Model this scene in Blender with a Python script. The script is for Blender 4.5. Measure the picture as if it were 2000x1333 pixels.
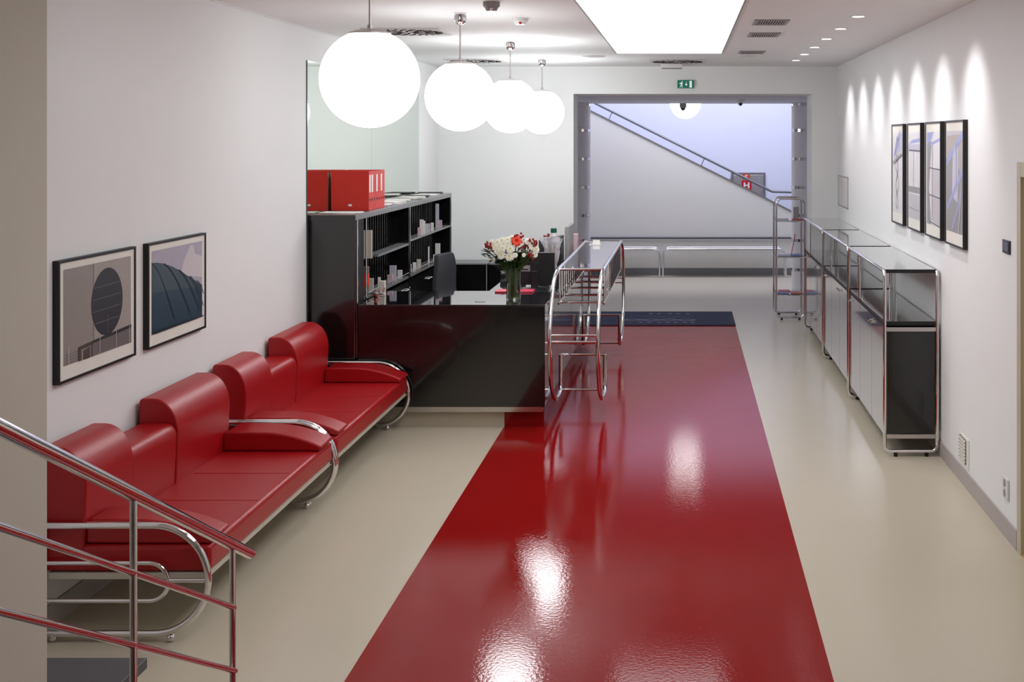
import bpy, bmesh, math, random
from mathutils import Vector, Matrix
random.seed(7)
for o in list(bpy.data.objects):
    bpy.data.objects.remove(o, do_unlink=True)
scene = bpy.context.scene
COL = scene.collection

# ------------------------------------------------------------------ camera
cd = bpy.data.cameras.new('camera')
cam = bpy.data.objects.new('camera', cd)
COL.objects.link(cam)
cam.location = (0, 0, 2.2)
cam.rotation_euler = (math.radians(90), 0, 0)
cd.sensor_width = 36.0
cd.lens = 2450 / 2000 * 36.0
cd.shift_x = -0.168
cd.shift_y = -0.197
cd.clip_end = 100
scene.camera = cam

# ------------------------------------------------------------------ world, exposure
w = bpy.data.worlds.new('world')
scene.world = w
w.use_nodes = True
w.node_tree.nodes['Background'].inputs[0].default_value = (0.75, 0.76, 0.8, 1)
w.node_tree.nodes['Background'].inputs[1].default_value = 0.15
scene.view_settings.view_transform = 'Standard'
scene.view_settings.look = 'None'
scene.view_settings.gamma = 1.0
scene.view_settings.use_curve_mapping = False
scene.view_settings.exposure = 0.2

PENDANT_E = 14.0
PANEL_E = 2.95

def area(name, loc, rot, sx, sy, power, color):
    l = bpy.data.lights.new(name, 'AREA')
    l.shape = 'RECTANGLE'
    l.size = sx
    l.size_y = sy
    l.energy = power
    l.color = color
    o = bpy.data.objects.new(name, l)
    o.location = loc
    o.rotation_euler = rot
    COL.objects.link(o)
    return o
# cool light falling down the stairwell behind the passage
area('stairwell_light', (0.0, 19.3, 5.3), (0, 0, 0), 5.0, 1.2, 135, (0.80, 0.83, 1.0))

# recessed wall washers along the right wall
DL_Y = [13.45 - 0.96 * k for k in range(7)]
for y in DL_Y:
    l = bpy.data.lights.new('downlight_beam', 'SPOT')
    l.energy = 38
    l.color = (1.0, 0.95, 0.97)
    l.spot_size = math.radians(74)
    l.spot_blend = 1.0
    l.shadow_soft_size = 0.05
    o = bpy.data.objects.new('downlight_beam', l)
    o.location = (1.21, y, 3.03)
    d = Vector((1.784, y, 2.18)) - Vector(o.location)
    o.rotation_euler = d.to_track_quat('-Z', 'Y').to_euler()
    COL.objects.link(o)

# ------------------------------------------------------------------ materials
MATS = {}
def lin(c):
    return tuple(((v / 255) / 12.92 if v / 255 <= 0.04045 else ((v / 255 + 0.055) / 1.055) ** 2.4) for v in c)

def mat(name, rgb, rough=0.5, metal=0.0, coat=0.0, bump=0.0, bscale=40.0, var=0.04, trans=0.0, emit=None, estr=0.0,
        ior=1.45, nscale=6.0, coat_rough=0.03, alpha=1.0, spec=0.5):
    m = bpy.data.materials.new(name)
    m.use_nodes = True
    nt = m.node_tree
    b = nt.nodes['Principled BSDF']
    c = lin(rgb)
    tc = nt.nodes.new('ShaderNodeTexCoord')
    n = nt.nodes.new('ShaderNodeTexNoise')
    n.inputs['Scale'].default_value = nscale
    n.inputs['Detail'].default_value = 4
    nt.links.new(tc.outputs['Object'], n.inputs['Vector'])
    r = nt.nodes.new('ShaderNodeMix')
    r.data_type = 'RGBA'
    r.inputs[6].default_value = (*[max(0, v * (1 - var)) for v in c], 1)
    r.inputs[7].default_value = (*[min(1, v * (1 + var)) for v in c], 1)
    nt.links.new(n.outputs['Fac'], r.inputs[0])
    nt.links.new(r.outputs[2], b.inputs['Base Color'])
    b.inputs['Roughness'].default_value = rough
    b.inputs['Metallic'].default_value = metal
    b.inputs['IOR'].default_value = ior
    b.inputs['Coat Weight'].default_value = coat
    b.inputs['Coat Roughness'].default_value = coat_rough
    b.inputs['Transmission Weight'].default_value = trans
    b.inputs['Alpha'].default_value = alpha
    b.inputs['Specular IOR Level'].default_value = spec
    if emit:
        b.inputs['Emission Color'].default_value = (*lin(emit), 1)
        b.inputs['Emission Strength'].default_value = estr
    if bump > 0:
        n2 = nt.nodes.new('ShaderNodeTexNoise')
        n2.inputs['Scale'].default_value = bscale
        n2.inputs['Detail'].default_value = 3
        nt.links.new(tc.outputs['Object'], n2.inputs['Vector'])
        bp = nt.nodes.new('ShaderNodeBump')
        bp.inputs['Strength'].default_value = bump
        bp.inputs['Distance'].default_value = 0.01
        nt.links.new(n2.outputs['Fac'], bp.inputs['Height'])
        nt.links.new(bp.outputs['Normal'], b.inputs['Normal'])
        if coat:
            nt.links.new(bp.outputs['Normal'], b.inputs['Coat Normal'])
    MATS[name] = m
    return m

mat('wall_paint', (232, 233, 233), 0.85, bump=0.04, bscale=300, var=0.01)
mat('far_wall_paint', (236, 238, 237), 0.85, bump=0.04, bscale=300, var=0.01)
mat('ceiling_paint', (238, 240, 240), 0.8, bump=0.03, bscale=200, var=0.01)
mat('pier_paint', (196, 189, 174), 0.8, bump=0.03, bscale=300, var=0.02)
mat('beige_floor', (200, 190, 170), 0.35, spec=0.2, coat=0.30, bump=0.03, bscale=45, var=0.04, nscale=1.5, coat_rough=0.16)
mat('red_floor', (142, 19, 19), 0.40, spec=0.0, coat=0.52, bump=0.05, bscale=60, var=0.07, nscale=3.0, coat_rough=0.05)
mat('skirting', (176, 168, 166), 0.5)
mat('grey_skirting', (128, 128, 128), 0.5)
mat('door_beige', (193, 184, 158), 0.5)
mat('door_leaf', (206, 200, 176), 0.5)
mat('wood', (190, 140, 80), 0.5, var=0.15)
mat('chrome', (225, 222, 222), 0.07, metal=1.0, var=0.01)
mat('steel', (200, 196, 196), 0.2, metal=1.0, var=0.02)
mat('satin_metal', (196, 190, 188), 0.35, metal=0.9, var=0.02)
mat('red_leather', (163, 14, 22), 0.36, bump=0.10, bscale=260, var=0.05)
mat('cream_metal', (200, 196, 182), 0.4)
mat('black_lacquer', (22, 21, 22), 0.13, coat=0.4, var=0.1)
mat('black_laminate', (17, 16, 17), 0.16, coat=0.8, coat_rough=0.05, var=0.1)
mat('black_matte', (26, 26, 28), 0.5, var=0.1)
mat('black_glass', (30, 30, 34), 0.05, coat=1.0, ior=1.6, var=0.05)
mat('door_gloss', (96, 92, 97), 0.12, coat=1.0, ior=1.7, coat_rough=0.05, var=0.03)
mat('grey_edge', (128, 128, 130), 0.3, metal=0.3)
mat('dark_metal', (92, 92, 96), 0.4, metal=0.4)
mat('bench_seat', (120, 120, 122), 0.4)
mat('dark_slab', (70, 70, 74), 0.45, var=0.1, nscale=60)
mat('mirror', (232, 240, 232), 0.015, metal=1.0, var=0.003)
mat('mirror_edge', (60, 90, 84), 0.2)
mat('frame_black', (22, 18, 20), 0.4)
mat('mount_paper', (226, 224, 216), 0.8)
mat('white_plastic', (222, 222, 222), 0.4)
mat('grey_plastic', (150, 148, 148), 0.4)
mat('globe', (250, 250, 248), 0.3, emit=(252, 253, 255), estr=PENDANT_E, var=0.003)
mat('globe_soft', (250, 250, 248), 0.3, emit=(253, 254, 255), estr=2.2, var=0.003)
mat('globe_mid', (250, 250, 248), 0.3, emit=(253, 254, 255), estr=6.8, var=0.003)
mat('panel_light', (250, 250, 250), 0.5, emit=(250, 252, 255), estr=PANEL_E, var=0.003)
mat('spot_lens', (255, 250, 250), 0.4, emit=(255, 244, 246), estr=6.0, var=0.003)
mat('vent_white', (214, 210, 208), 0.5)
mat('vent_dark', (20, 19, 20), 0.8)
mat('dark_bezel', (40, 40, 46), 0.25)
mat('screen_grey', (96, 96, 120), 0.15)
mat('binder_red', (204, 38, 24), 0.38, var=0.03)
mat('paper', (226, 222, 218), 0.75, var=0.03, nscale=40)
mat('newsprint', (206, 200, 188), 0.8, var=0.14, nscale=90)
mat('lilac_paper', (196, 192, 204), 0.7, var=0.06, nscale=50)
mat('pink_paper', (210, 178, 186), 0.7, var=0.1, nscale=50)
mat('orange_red', (214, 60, 30), 0.5)
mat('brown_grey', (110, 96, 88), 0.5)
mat('fabric_dark', (56, 57, 62), 0.85, bump=0.2, bscale=400)
mat('mat_blue', (44, 50, 78), 0.9, bump=0.3, bscale=250, var=0.12, nscale=20)
mat('mat_grey', (128, 122, 148), 0.9, var=0.1)
mat('mat_border', (40, 42, 50), 0.8)
mat('exit_green', (14, 104, 84), 0.4, emit=(14, 104, 84), estr=0.25)
mat('exit_white', (225, 240, 235), 0.4, emit=(225, 240, 235), estr=0.3)
mat('sign_red', (190, 24, 32), 0.4)
mat('glass', (240, 246, 242), 0.02, trans=1.0, ior=1.45, var=0.003)
mat('rack_glass', (190, 200, 205), 0.05, trans=0.85, ior=1.3)
mat('water', (226, 232, 190), 0.02, trans=1.0, ior=1.33, var=0.01)
mat('stem_green', (70, 100, 40), 0.6, var=0.2)
mat('leaf_green', (28, 58, 30), 0.5, var=0.3)
mat('petal_white', (240, 240, 226), 0.6, var=0.02)
mat('flower_eye', (206, 200, 110), 0.7)
mat('berry_red', (140, 24, 24), 0.35, var=0.2, nscale=40)
mat('lily_red', (220, 62, 34), 0.5, var=0.1)
mat('bottle_green', (24, 84, 66), 0.35)
mat('magazine_red', (196, 70, 60), 0.5)
mat('magazine_blue', (96, 120, 170), 0.5)
mat('folder_pink', (214, 70, 92), 0.5)
mat('column_paint', (240, 238, 244), 0.55, var=0.01)
mat('stair_wall', (224, 221, 212), 0.85, var=0.01)
mat('well_paint', (226, 227, 238), 0.85, var=0.01)
mat('cable_grey', (170, 166, 160), 0.5)
mat('rubber', (20, 20, 20), 0.7)
mat('stair_grey', (96, 96, 98), 0.5)
# glossy clear wrap
m = mat('cellophane', (235, 232, 238), 0.12, alpha=0.42, bump=0.6, bscale=30, var=0.05)

def M(n): return MATS[n]

# ------------------------------------------------------------------ mesh builder
class MB:
    def __init__(s):
        s.v = []; s.f = []; s.m = []; s.mats = []; s.cur = 0
    def use(s, name):
        if name not in s.mats: s.mats.append(name)
        s.cur = s.mats.index(name); return s
    def add(s, vs, fs):
        b = len(s.v); s.v += [tuple(v) for v in vs]
        for f in fs:
            s.f.append([b + i for i in f]); s.m.append(s.cur)
        return s
    def box(s, x0, x1, y0, y1, z0, z1):
        vs = [(x, y, z) for z in (z0, z1) for y in (y0, y1) for x in (x0, x1)]
        return s.add(vs, [(0, 2, 3, 1), (4, 5, 7, 6), (0, 1, 5, 4), (1, 3, 7, 5), (3, 2, 6, 7), (2, 0, 4, 6)])
    def prism(s, pts, axis, a, b):
        """polygon pts in the two other axes, extruded along axis from a to b"""
        n = len(pts)
        def mk(p, t):
            return {'x': (t, p[0], p[1]), 'y': (p[0], t, p[1]), 'z': (p[0], p[1], t)}[axis]
        vs = [mk(p, a) for p in pts] + [mk(p, b) for p in pts]
        fs = [list(range(n))[::-1], list(range(n, 2 * n))]
        for i in range(n):
            j = (i + 1) % n
            fs.append((i, j, n + j, n + i))
        return s.add(vs, fs)
    def tube(s, pts, r, seg=12, closed=False):
        P = [Vector(p) for p in pts]
        Q = [P[0]]
        for p in P[1:]:
            if (p - Q[-1]).length > 1e-5: Q.append(p)
        if closed and (Q[0] - Q[-1]).length < 1e-5: Q.pop()
        n = len(Q)
        T = []
        for i in range(n):
            if closed: t = Q[(i + 1) % n] - Q[i - 1]
            else: t = Q[min(i + 1, n - 1)] - Q[max(i - 1, 0)]
            T.append(t.normalized())
        up = Vector((0, 0, 1)) if abs(T[0].z) < 0.9 else Vector((1, 0, 0))
        N = (up - T[0] * up.dot(T[0])).normalized()
        rings = []
        for i in range(n):
            N = (N - T[i] * N.dot(T[i]))
            N.normalize()
            B = T[i].cross(N)
            rings.append([Q[i] + (N * math.cos(2 * math.pi * k / seg) + B * math.sin(2 * math.pi * k / seg)) * r for k in range(seg)])
        vs = [v for R in rings for v in R]
        fs = []
        for i in range(n if closed else n - 1):
            a = i * seg; b = ((i + 1) % n) * seg
            for k in range(seg):
                k2 = (k + 1) % seg
                fs.append((a + k, a + k2, b + k2, b + k))
        if not closed:
            fs.append(list(range(seg))[::-1]); fs.append(list(range((n - 1) * seg, n * seg)))
        return s.add(vs, fs)
    def lathe(s, prof, c=(0, 0, 0), seg=32, axis='z', cap=True):
        vs = []; fs = []
        n = len(prof)
        for r, h in prof:
            for k in range(seg):
                a = 2 * math.pi * k / seg
                p = (r * math.cos(a), r * math.sin(a), h)
                if axis == 'y': p = (p[0], p[2], p[1])
                if axis == 'x': p = (p[2], p[0], p[1])
                vs.append((c[0] + p[0], c[1] + p[1], c[2] + p[2]))
        for i in range(n - 1):
            for k in range(seg):
                k2 = (k + 1) % seg
                fs.append((i * seg + k, i * seg + k2, (i + 1) * seg + k2, (i + 1) * seg + k))
        if cap and prof[0][0] > 1e-6: fs.append(list(range(seg))[::-1])
        if cap and prof[-1][0] > 1e-6: fs.append(list(range((n - 1) * seg, n * seg)))
        return s.add(vs, fs)
    def ball(s, c, r, seg=16, rings=10, sc=(1, 1, 1)):
        prof = [(max(1e-7, math.sin(math.pi * i / rings)), -math.cos(math.pi * i / rings)) for i in range(rings + 1)]
        vs = []; fs = []
        for pr, h in prof:
            for k in range(seg):
                a = 2 * math.pi * k / seg
                vs.append((c[0] + pr * math.cos(a) * r * sc[0], c[1] + pr * math.sin(a) * r * sc[1], c[2] + h * r * sc[2]))
        for i in range(rings):
            for k in range(seg):
                k2 = (k + 1) % seg
                fs.append((i * seg + k, i * seg + k2, (i + 1) * seg + k2, (i + 1) * seg + k))
        return s.add(vs, fs)
    def build(s, name, material=None, parent=None, org=None, bevel=0, bseg=3, fix=True, angle=35):
        me = bpy.data.meshes.new(name)
        if parent is not None:
            p = parent; off = Vector((0, 0, 0))
            while p is not None:
                off += Vector(p.location); p = p.parent
        else:
            off = Vector(org) if org else Vector((0, 0, 0))
        me.from_pydata([(v[0] - off.x, v[1] - off.y, v[2] - off.z) for v in s.v], [], s.f)
        if s.mats and material is None:
            for mm in s.mats: me.materials.append(M(mm))
            me.polygons.foreach_set('material_index', s.m)
        else:
            me.materials.append(M(material))
        bm = bmesh.new(); bm.from_mesh(me)
        bmesh.ops.remove_doubles(bm, verts=bm.verts, dist=1e-6)
        if fix: bmesh.ops.recalc_face_normals(bm, faces=bm.faces)
        for f in bm.faces: f.smooth = True
        bm.to_mesh(me); bm.free()
        me.set_sharp_from_angle(angle=math.radians(angle))
        o = bpy.data.objects.new(name, me)
        COL.objects.link(o)
        if parent is not None: o.parent = parent
        else: o.location = off
        if bevel > 0:
            b = o.modifiers.new('bevel', 'BEVEL')
            b.width = bevel; b.segments = bseg; b.limit_method = 'ANGLE'; b.angle_limit = math.radians(35)
        return o

def fillet(pts, r, n=8):
    """round the inner corners of an open polyline"""
    P = [Vector(p) for p in pts]
    out = [P[0]]
    for i in range(1, len(P) - 1):
        a = (P[i - 1] - P[i]); b = (P[i + 1] - P[i])
        la, lb = a.length, b.length
        a.normalize(); b.normalize()
        ang = a.angle(b)
        if ang > math.pi - 0.01:
            out.append(P[i]); continue
        d = min(r / math.tan(ang / 2), la * 0.5, lb * 0.5)
        rr = d * math.tan(ang / 2)
        c = P[i] + (a + b).normalized() * (rr / math.sin(ang / 2))
        s0 = P[i] + a * d - c; s1 = P[i] + b * d - c
        tot = s0.angle(s1)
        ax = s0.cross(s1).normalized()
        for k in range(n + 1):
            out.append(c + Matrix.Rotation(tot * k / n, 3, ax) @ s0)
    out.append(P[-1])
    return out

def loop_fillet(pts, r, n=8):
    P = [Vector(p) for p in pts]
    mid = (P[0] + P[-1]) / 2
    f = fillet([mid] + P + [mid], r, n)
    return f[:-1]

def tag(o, label=None, cat=None, group=None, kind=None):
    if label: o['label'] = label
    if cat: o['category'] = cat
    if group: o['group'] = group
    if kind: o['kind'] = kind
    return o
def thing(name, label, cat, loc, group=None):
    o = bpy.data.objects.new(name, None)
    o.empty_display_size = 0.1
    COL.objects.link(o)
    o.location = loc
    return tag(o, label, cat, group)
def struct(mb, name, material=None, label=None, **k):
    o = mb.build(name, material, **k)
    o['kind'] = 'structure'
    if label: o['label'] = label
    return o
def kids(o): return [c for c in bpy.data.objects if c.parent == o]
def copy_tree(o, parent=None):
    c = o.copy(); COL.objects.link(c); c.parent = parent
    for ch in kids(o): copy_tree(ch, c)
    return c
def dup(o, dx=(0, 0, 0), label=None, group=None, rz=None):
    c = copy_tree(o)
    c.location = Vector(o.location) + Vector(dx)
    if rz is not None: c.rotation_euler.z = rz
    if label: c['label'] = label
    if group: c['group'] = group
    return c

XL, XR, YF, ZC = -2.86, 1.784, 14.6, 3.05
Y0 = -1.6

# ------------------------------------------------------------------ setting
RX0, RX1 = -1.378, 0.608
mb = MB()
mb.use('beige_floor')
yr = 15.95
mb.box(-4.2, 3.2, Y0, 21.8, -0.15, -0.0005)
def quad(m, x0, x1, y0, y1, z): m.add([(x0, y0, z), (x1, y0, z), (x1, y1, z), (x0, y1, z)], [(0, 1, 2, 3)])
mb.use('beige_floor'); quad(mb, -4.2, RX0, Y0, 21.8, 0); quad(mb, RX1, 3.2, Y0, 21.8, 0); quad(mb, RX0, RX1, yr, 21.8, 0)
mb.use('red_floor'); quad(mb, RX0, RX1, Y0, yr, 0)
struct(mb, 'floor', label='glossy poured floor in beige with a wide red lane down its middle', fix=False)

struct(MB().box(XL - 0.3, XR + 0.3, Y0, YF, ZC, ZC + 0.3), 'ceiling', 'ceiling_paint')
struct(MB().box(XL - 0.3, XL, Y0, YF, 0, ZC), 'wall_left', 'wall_paint')
struct(MB().box(XL, -2.03, Y0, 4.0, 0, ZC), 'wall_pier', 'pier_paint', bevel=0.004)
mb = MB()
mb.box(XR, XR + 0.3, 6.70, YF, 0, ZC); mb.box(XR, XR + 0.3, 5.55, 6.70, 2.08, ZC); mb.box(XR, XR + 0.3, Y0, 5.55, 0, ZC)
struct(mb, 'wall_right', 'wall_paint')
struct(MB().box(XL, XR, Y0 - 0.2, Y0, 0, ZC), 'wall_back', 'wall_paint')
mb = MB()
mb.box(XL - 0.3, -1.286, YF, 15.2, 0, ZC); mb.box(1.488, XR + 0.3, YF, 15.2, 0, ZC); mb.box(-1.286, 1.488, YF, 15.2, 2.73, ZC)
struct(mb, 'wall_far', 'far_wall_paint')
struct(MB().box(-3.2, 2.5, 15.2, 18.6, 2.73, 5.5), 'ceiling', 'well_paint')
struct(MB().box(-3.4, 2.7, 15.2, 21.8, 5.5, 5.7), 'ceiling', 'well_paint')
struct(MB().box(-3.4, 2.7, 21.6, 21.8, 0, 5.5), 'wall_stairwell', 'well_paint')
struct(MB().box(-3.4, -3.2, 15.2, 21.6, 0, 5.5), 'wall_passage_left', 'well_paint')
struct(MB().box(2.5, 2.7, 15.2, 21.6, 0, 5.5), 'wall_passage_right', 'well_paint')
# stair parapet
def ps(x): return 2.66 - 0.5 * (x + 1.527)
mb = MB().prism([(-3.2, 0), (2.5, 0), (2.5, ps(2.5)), (-3.2, ps(-3.2))], 'y', 20.33, 20.45)
struct(mb, 'wall_stair', 'stair_wall')
mb = MB()
mb.prism([(-3.2, ps(-3.2)), (2.5, ps(2.5)), (2.5, ps(2.5) + 0.022), (-3.2, ps(-3.2) + 0.022)], 'y', 20.315, 20.465)
struct(mb, 'trim_1', 'grey_edge')
mb = MB()
for k in range(16):
    x1 = 2.5 - 0.34 * k
    z = ps(x1) - 0.06
    mb.box(x1 - 0.36, x1, 20.45, 21.6, max(0.0, z - 0.25), z + 0.0)
struct(mb, 'stair_steps', 'stair_grey')
mb = MB().box(-3.2, 2.5, 20.31, 20.33, 0, 0.115)
struct(mb, 'baseboard_stair', 'grey_skirting')
struct(MB().box(XR - 0.010, XR, 6.70, YF, 0, 0.107), 'baseboard_right', 'skirting')
struct(MB().box(XL, XL + 0.012, 4.0, 9.5, 0, 0.107), 'baseboard_left', 'skirting')
struct(MB().box(XL, -1.286, YF - 0.01, YF, 0, 0.107), 'baseboard_far', 'skirting')
struct(MB().box(1.488, XR, YF - 0.01, YF, 0, 0.107), 'baseboard_far', 'skirting')
# small shadow-gap moulding at the head of the left wall
struct(MB().box(XL, XL + 0.006, 4.0, YF, ZC - 0.012, ZC), 'trim_2', 'white_plastic')

# door in the right wall
d = thing('door_1', None, None, (XR, 6.1, 0)); d['kind'] = 'structure'; d['label'] = 'beige door with beige frame in the right wall'
mb = MB()
mb.box(XR - 0.008, XR + 0.2, 6.62, 6.70, 0, 2.08); mb.box(XR - 0.008, XR + 0.2, 5.55, 5.63, 0, 2.08); mb.box(XR - 0.008, XR + 0.2, 5.63, 6.62, 2.0, 2.08)
mb.build('door_frame', 'door_beige', d, bevel=0.004)
MB().box(XR + 0.13, XR + 0.17, 5.63, 6.62, 0.012, 2.0).build('door_leaf', 'door_leaf', d, bevel=0.003)
MB().box(XR + 0.0, XR + 0.2, 5.63, 6.62, 0, 0.012).build('threshold', 'wood', d)
mb = MB().tube(fillet([(XR + 0.13, 5.72, 1.0), (XR + 0.08, 5.72, 1.0), (XR + 0.08, 5.84, 1.0)], 0.02), 0.009)
mb.build('door_handle', 'chrome', d)

# stair by the camera (hidden below the frame) which the rail belongs to
mb = MB()
for k in range(9):
    mb.box(-2.03, -1.43, 3.75 - 0.3 * (k + 1), 3.75 - 0.3 * k, 0, 0.15 * (k + 1))
struct(mb, 'stair_flight', 'stair_grey')

# ------------------------------------------------------------------ columns in the passage
def column(x, label):
    t = thing('column', label, 'column', (x, 18.1, 0), 'round columns in the passage')
    MB().lathe([(0.14, 0), (0.14, 2.73)], (x, 18.1, 0), 40).build('shaft', 'column_paint', t)
    for z in (0.33, 0.75, 1.11, 1.51, 1.92, 2.33, 2.705):
        MB().lathe([(0.141, -0.022), (0.146, -0.02), (0.146, 0.02), (0.141, 0.022)], (x, 18.1, z), 40).build('band', 'chrome', t)
column(-1.49, 'round white column with chrome bands, left side of the passage opening')
column(1.69, 'round white column with chrome bands, right side behind the chrome rack')

# ------------------------------------------------------------------ stair handrail in the stairwell
t = thing('handrail', 'grey metal handrail sloping down above the stair parapet in the stairwell', 'handrail', (0, 20.39, 1.8))
pts = [(-3.1, 20.39, ps(-3.1) + 0.17), (1.43, 20.39, ps(1.43) + 0.17), (1.75, 20.39, ps(1.43) + 0.16)]
MB().tube(fillet(pts, 0.1), 0.02).build('rail', 'grey_edge', t)
for x in (-2.6, -1.17, 0.33, 0.80, 1.30):
    MB().tube([(x - 0.05, 20.39, ps(x - 0.05) + 0.02), (x, 20.39, ps(x) + 0.16)], 0.008, 8).build('bracket', 'grey_edge', t)
t = thing('wall_rail', 'thin grey horizontal rail on the stair wall above the benches', 'rail', (0, 20.3, 0.6))
MB().tube([(-3.1, 20.305, 0.605), (1.9, 20.305, 0.605)], 0.016).build('rail', 'dark_metal', t)

# hydrant cabinet on the stairwell back wall
t = thing('hydrant_cabinet', 'grey metal fire hydrant cabinet on the stairwell wall behind the handrail', 'cabinet', (1.1, 21.6, 0.95))
MB().box(0.81, 1.40, 21.57, 21.6, 0.95, 1.63).build('frame', 'grey_edge', t, bevel=0.005)
MB().box(0.85, 1.36, 21.555, 21.57, 0.99, 1.59).build('door', 'satin_metal', t, bevel=0.004)
MB().box(1.24, 1.32, 21.545, 21.555, 1.44, 1.54).build('lock_plate', 'grey_plastic', t)
def letter_H(m, x, z, w_, h, y, t_=0.28):
    b = w_ * t_
    m.box(x, x + b, y - 0.002, y, z, z + h); m.box(x + w_ - b, x + w_, y - 0.002, y, z, z + h); m.box(x + b, x + w_ - b, y - 0.002, y, z + h * 0.4, z + h * 0.62)
s_ = MB().use('sign_red').box(0.99, 1.16, 21.55, 21.555, 1.325, 1.495)
s_.use('paper'); letter_H(s_, 1.025, 1.36, 0.10, 0.10, 21.55)
s_.build('hydrant_sign', None, t)
s_ = MB().use('orange_red').box(1.01, 1.13, 21.55, 21.555, 1.51, 1.605)
s_.use('paper')
s_.box(1.045, 1.062, 21.548, 21.55, 1.525, 1.59).box(1.062, 1.10, 21.548, 21.55, 1.575, 1.59).box(1.062, 1.09, 21.548, 21.55, 1.55, 1.562)
s_.build('fire_sign', None, t)

# ------------------------------------------------------------------ benches
def bench(x0, x1, label):
    t = thing('bench', label, 'bench', ((x0 + x1) / 2, 20.1, 0), 'tube benches along the stair wall')
    for y in (19.96, 20.24):
        MB().tube(fillet([(x0, y, 0.012), (x0, y, 0.455), (x1, y, 0.455), (x1, y, 0.012)], 0.10), 0.015).build('leg_frame', 'chrome', t)
    MB().box(x0 + 0.10, x1 - 0.10, 19.975, 20.225, 0.435, 0.46).build('seat', 'bench_seat', t, bevel=0.006)
    for x in (x0, x1):
        MB().tube([(x, 19.96, 0.10), (x, 20.24, 0.10)], 0.009).build('stretcher', 'chrome', t)
bench(-2.35, -0.39, 'low chrome tube bench by the stair wall, left one, partly behind the counter')
bench(-0.335, 1.62, 'low chrome tube bench by the stair wall, right one, beside the rack')

# ------------------------------------------------------------------ pendants
def pendant(x, y, z, ceil, label, group, gm='globe'):
    r = 0.235
    t = thing('pendant_lamp', label, 'lamp', (x, y, ceil), group)
    a0 = math.asin(0.09 / r)
    prof = [(1e-5, -r)] + [(r * math.sin(a), -r * math.cos(a)) for a in [math.pi * i / 28 for i in range(1, 29)] if a < math.pi - a0] + [(0.092, r * math.cos(a0) - 0.001), (0.0, r * math.cos(a0) - 0.001)]
    MB().lathe(prof, (x, y, z), 48).build('globe', gm, t)
    h = r * math.cos(a0)
    MB().lathe([(0.1, h - 0.004), (0.1, h + 0.002), (0.07, h + 0.013), (0.03, h + 0.02), (0.012, h + 0.022), (0.012, h + 0.04), (0.0, h + 0.04)], (x, y, z), 32).build('cap', 'satin_metal', t)
    MB().tube([(x, y, z + h + 0.03), (x, y, ceil - 0.07)], 0.006, 10).build('rod', 'satin_metal', t)
    MB().lathe([(0.041, 0), (0.041, -0.05), (0.036, -0.062), (0.022, -0.078), (0.0, -0.084)], (x, y, ceil), 28).build('canopy', 'chrome', t)
    return t
nm = ['nearest of four, its rod cut by the frame', 'second from the front of the row', 'third from the front of the row', 'farthest of the four in the row']
for k in range(4):
    y = 5.99 + 2.42 * k
    pendant(-1.5, y, 2.49, ZC, 'glowing white globe pendant, ' + nm[k], 'globe pendants in a row', ['globe_soft', 'globe_mid', 'globe', 'globe'][k])
pendant(0.02, 19.15, 2.75, 5.5, 'glowing white globe pendant lamp seen low in the stairwell opening', 'stairwell globe pendant', 'globe_mid')

# ------------------------------------------------------------------ ceiling items
t = thing('ceiling_light_panel', 'large white luminous ceiling panel along the middle of the hall', 'ceiling light', (-0.145, 7.6, ZC))
MB().box(-0.655, 0.365, 3.0, 12.28, ZC - 0.006, ZC).build('diffuser', 'panel_light', t)
mb = MB()
for a in ((-0.667, -0.655, 2.99, 12.29), (0.365, 0.377, 2.99, 12.29), (-0.655, 0.365, 12.28, 12.292), (-0.655, 0.365, 2.99, 3.0)):
    mb.box(*a, ZC - 0.008, ZC)
mb.build('frame', 'grey_plastic', t)

dl_names = ['farthest of the row', 'second from the far end', 'third from the far end', 'fourth from the far end', 'fifth from the far end', 'nearest one in view', 'beyond the top edge', 'overhead']
for k, y in enumerate(DL_Y[:6]):
    t = thing('downlight', 'small recessed ceiling downlight washing the right wall, ' + dl_names[k], 'ceiling light', (1.2, y, ZC), 'recessed downlights by the right wall')
    MB().lathe([(0.043, -0.004), (0.055, -0.004), (0.056, 0.0), (0.043, 0.0), (0.043, -0.004)], (1.2, y, ZC), 28, cap=False).build('ring', 'vent_white', t)
    MB().lathe([(0.0425, -0.0035), (0.0, -0.0036)], (1.2, y, ZC), 28).build('lens', 'spot_lens', t)

for k, (x, y) in enumerate(((0.626, 9.07), (0.646, 10.15), (0.657, 12.2))):
    t = thing('air_grille', ['nearest', 'middle', 'farthest'][k] + ' of the three slatted ceiling air grilles right of the light panel', 'vent', (x, y, ZC), 'slatted ceiling grilles')
    hx, hy = 0.125, 0.19
    mb = MB()
    mb.box(x - hx, x + hx, y - hy, y - hy + 0.03, ZC - 0.008, ZC).box(x - hx, x + hx, y + hy - 0.03, y + hy, ZC - 0.008, ZC)
    mb.box(x - hx, x - hx + 0.025, y - hy + 0.03, y + hy - 0.03, ZC - 0.008, ZC).box(x + hx - 0.025, x + hx, y - hy + 0.03, y + hy - 0.03, ZC - 0.008, ZC)
    mb.build('frame', 'grey_plastic', t)
    MB().box(x - hx + 0.025, x + hx - 0.025, y - hy + 0.03, y + hy - 0.03, ZC - 0.0015, ZC - 0.0005).build('duct_opening', 'vent_dark', t)
    mb = MB()
    for i in range(11):
        xx = x - 0.09 + i * 0.018
        mb.box(xx - 0.002, xx + 0.002, y - hy + 0.03, y + hy - 0.03, ZC - 0.007, ZC - 0.0016)
    mb.build('slats', 'vent_white', t)

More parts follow.
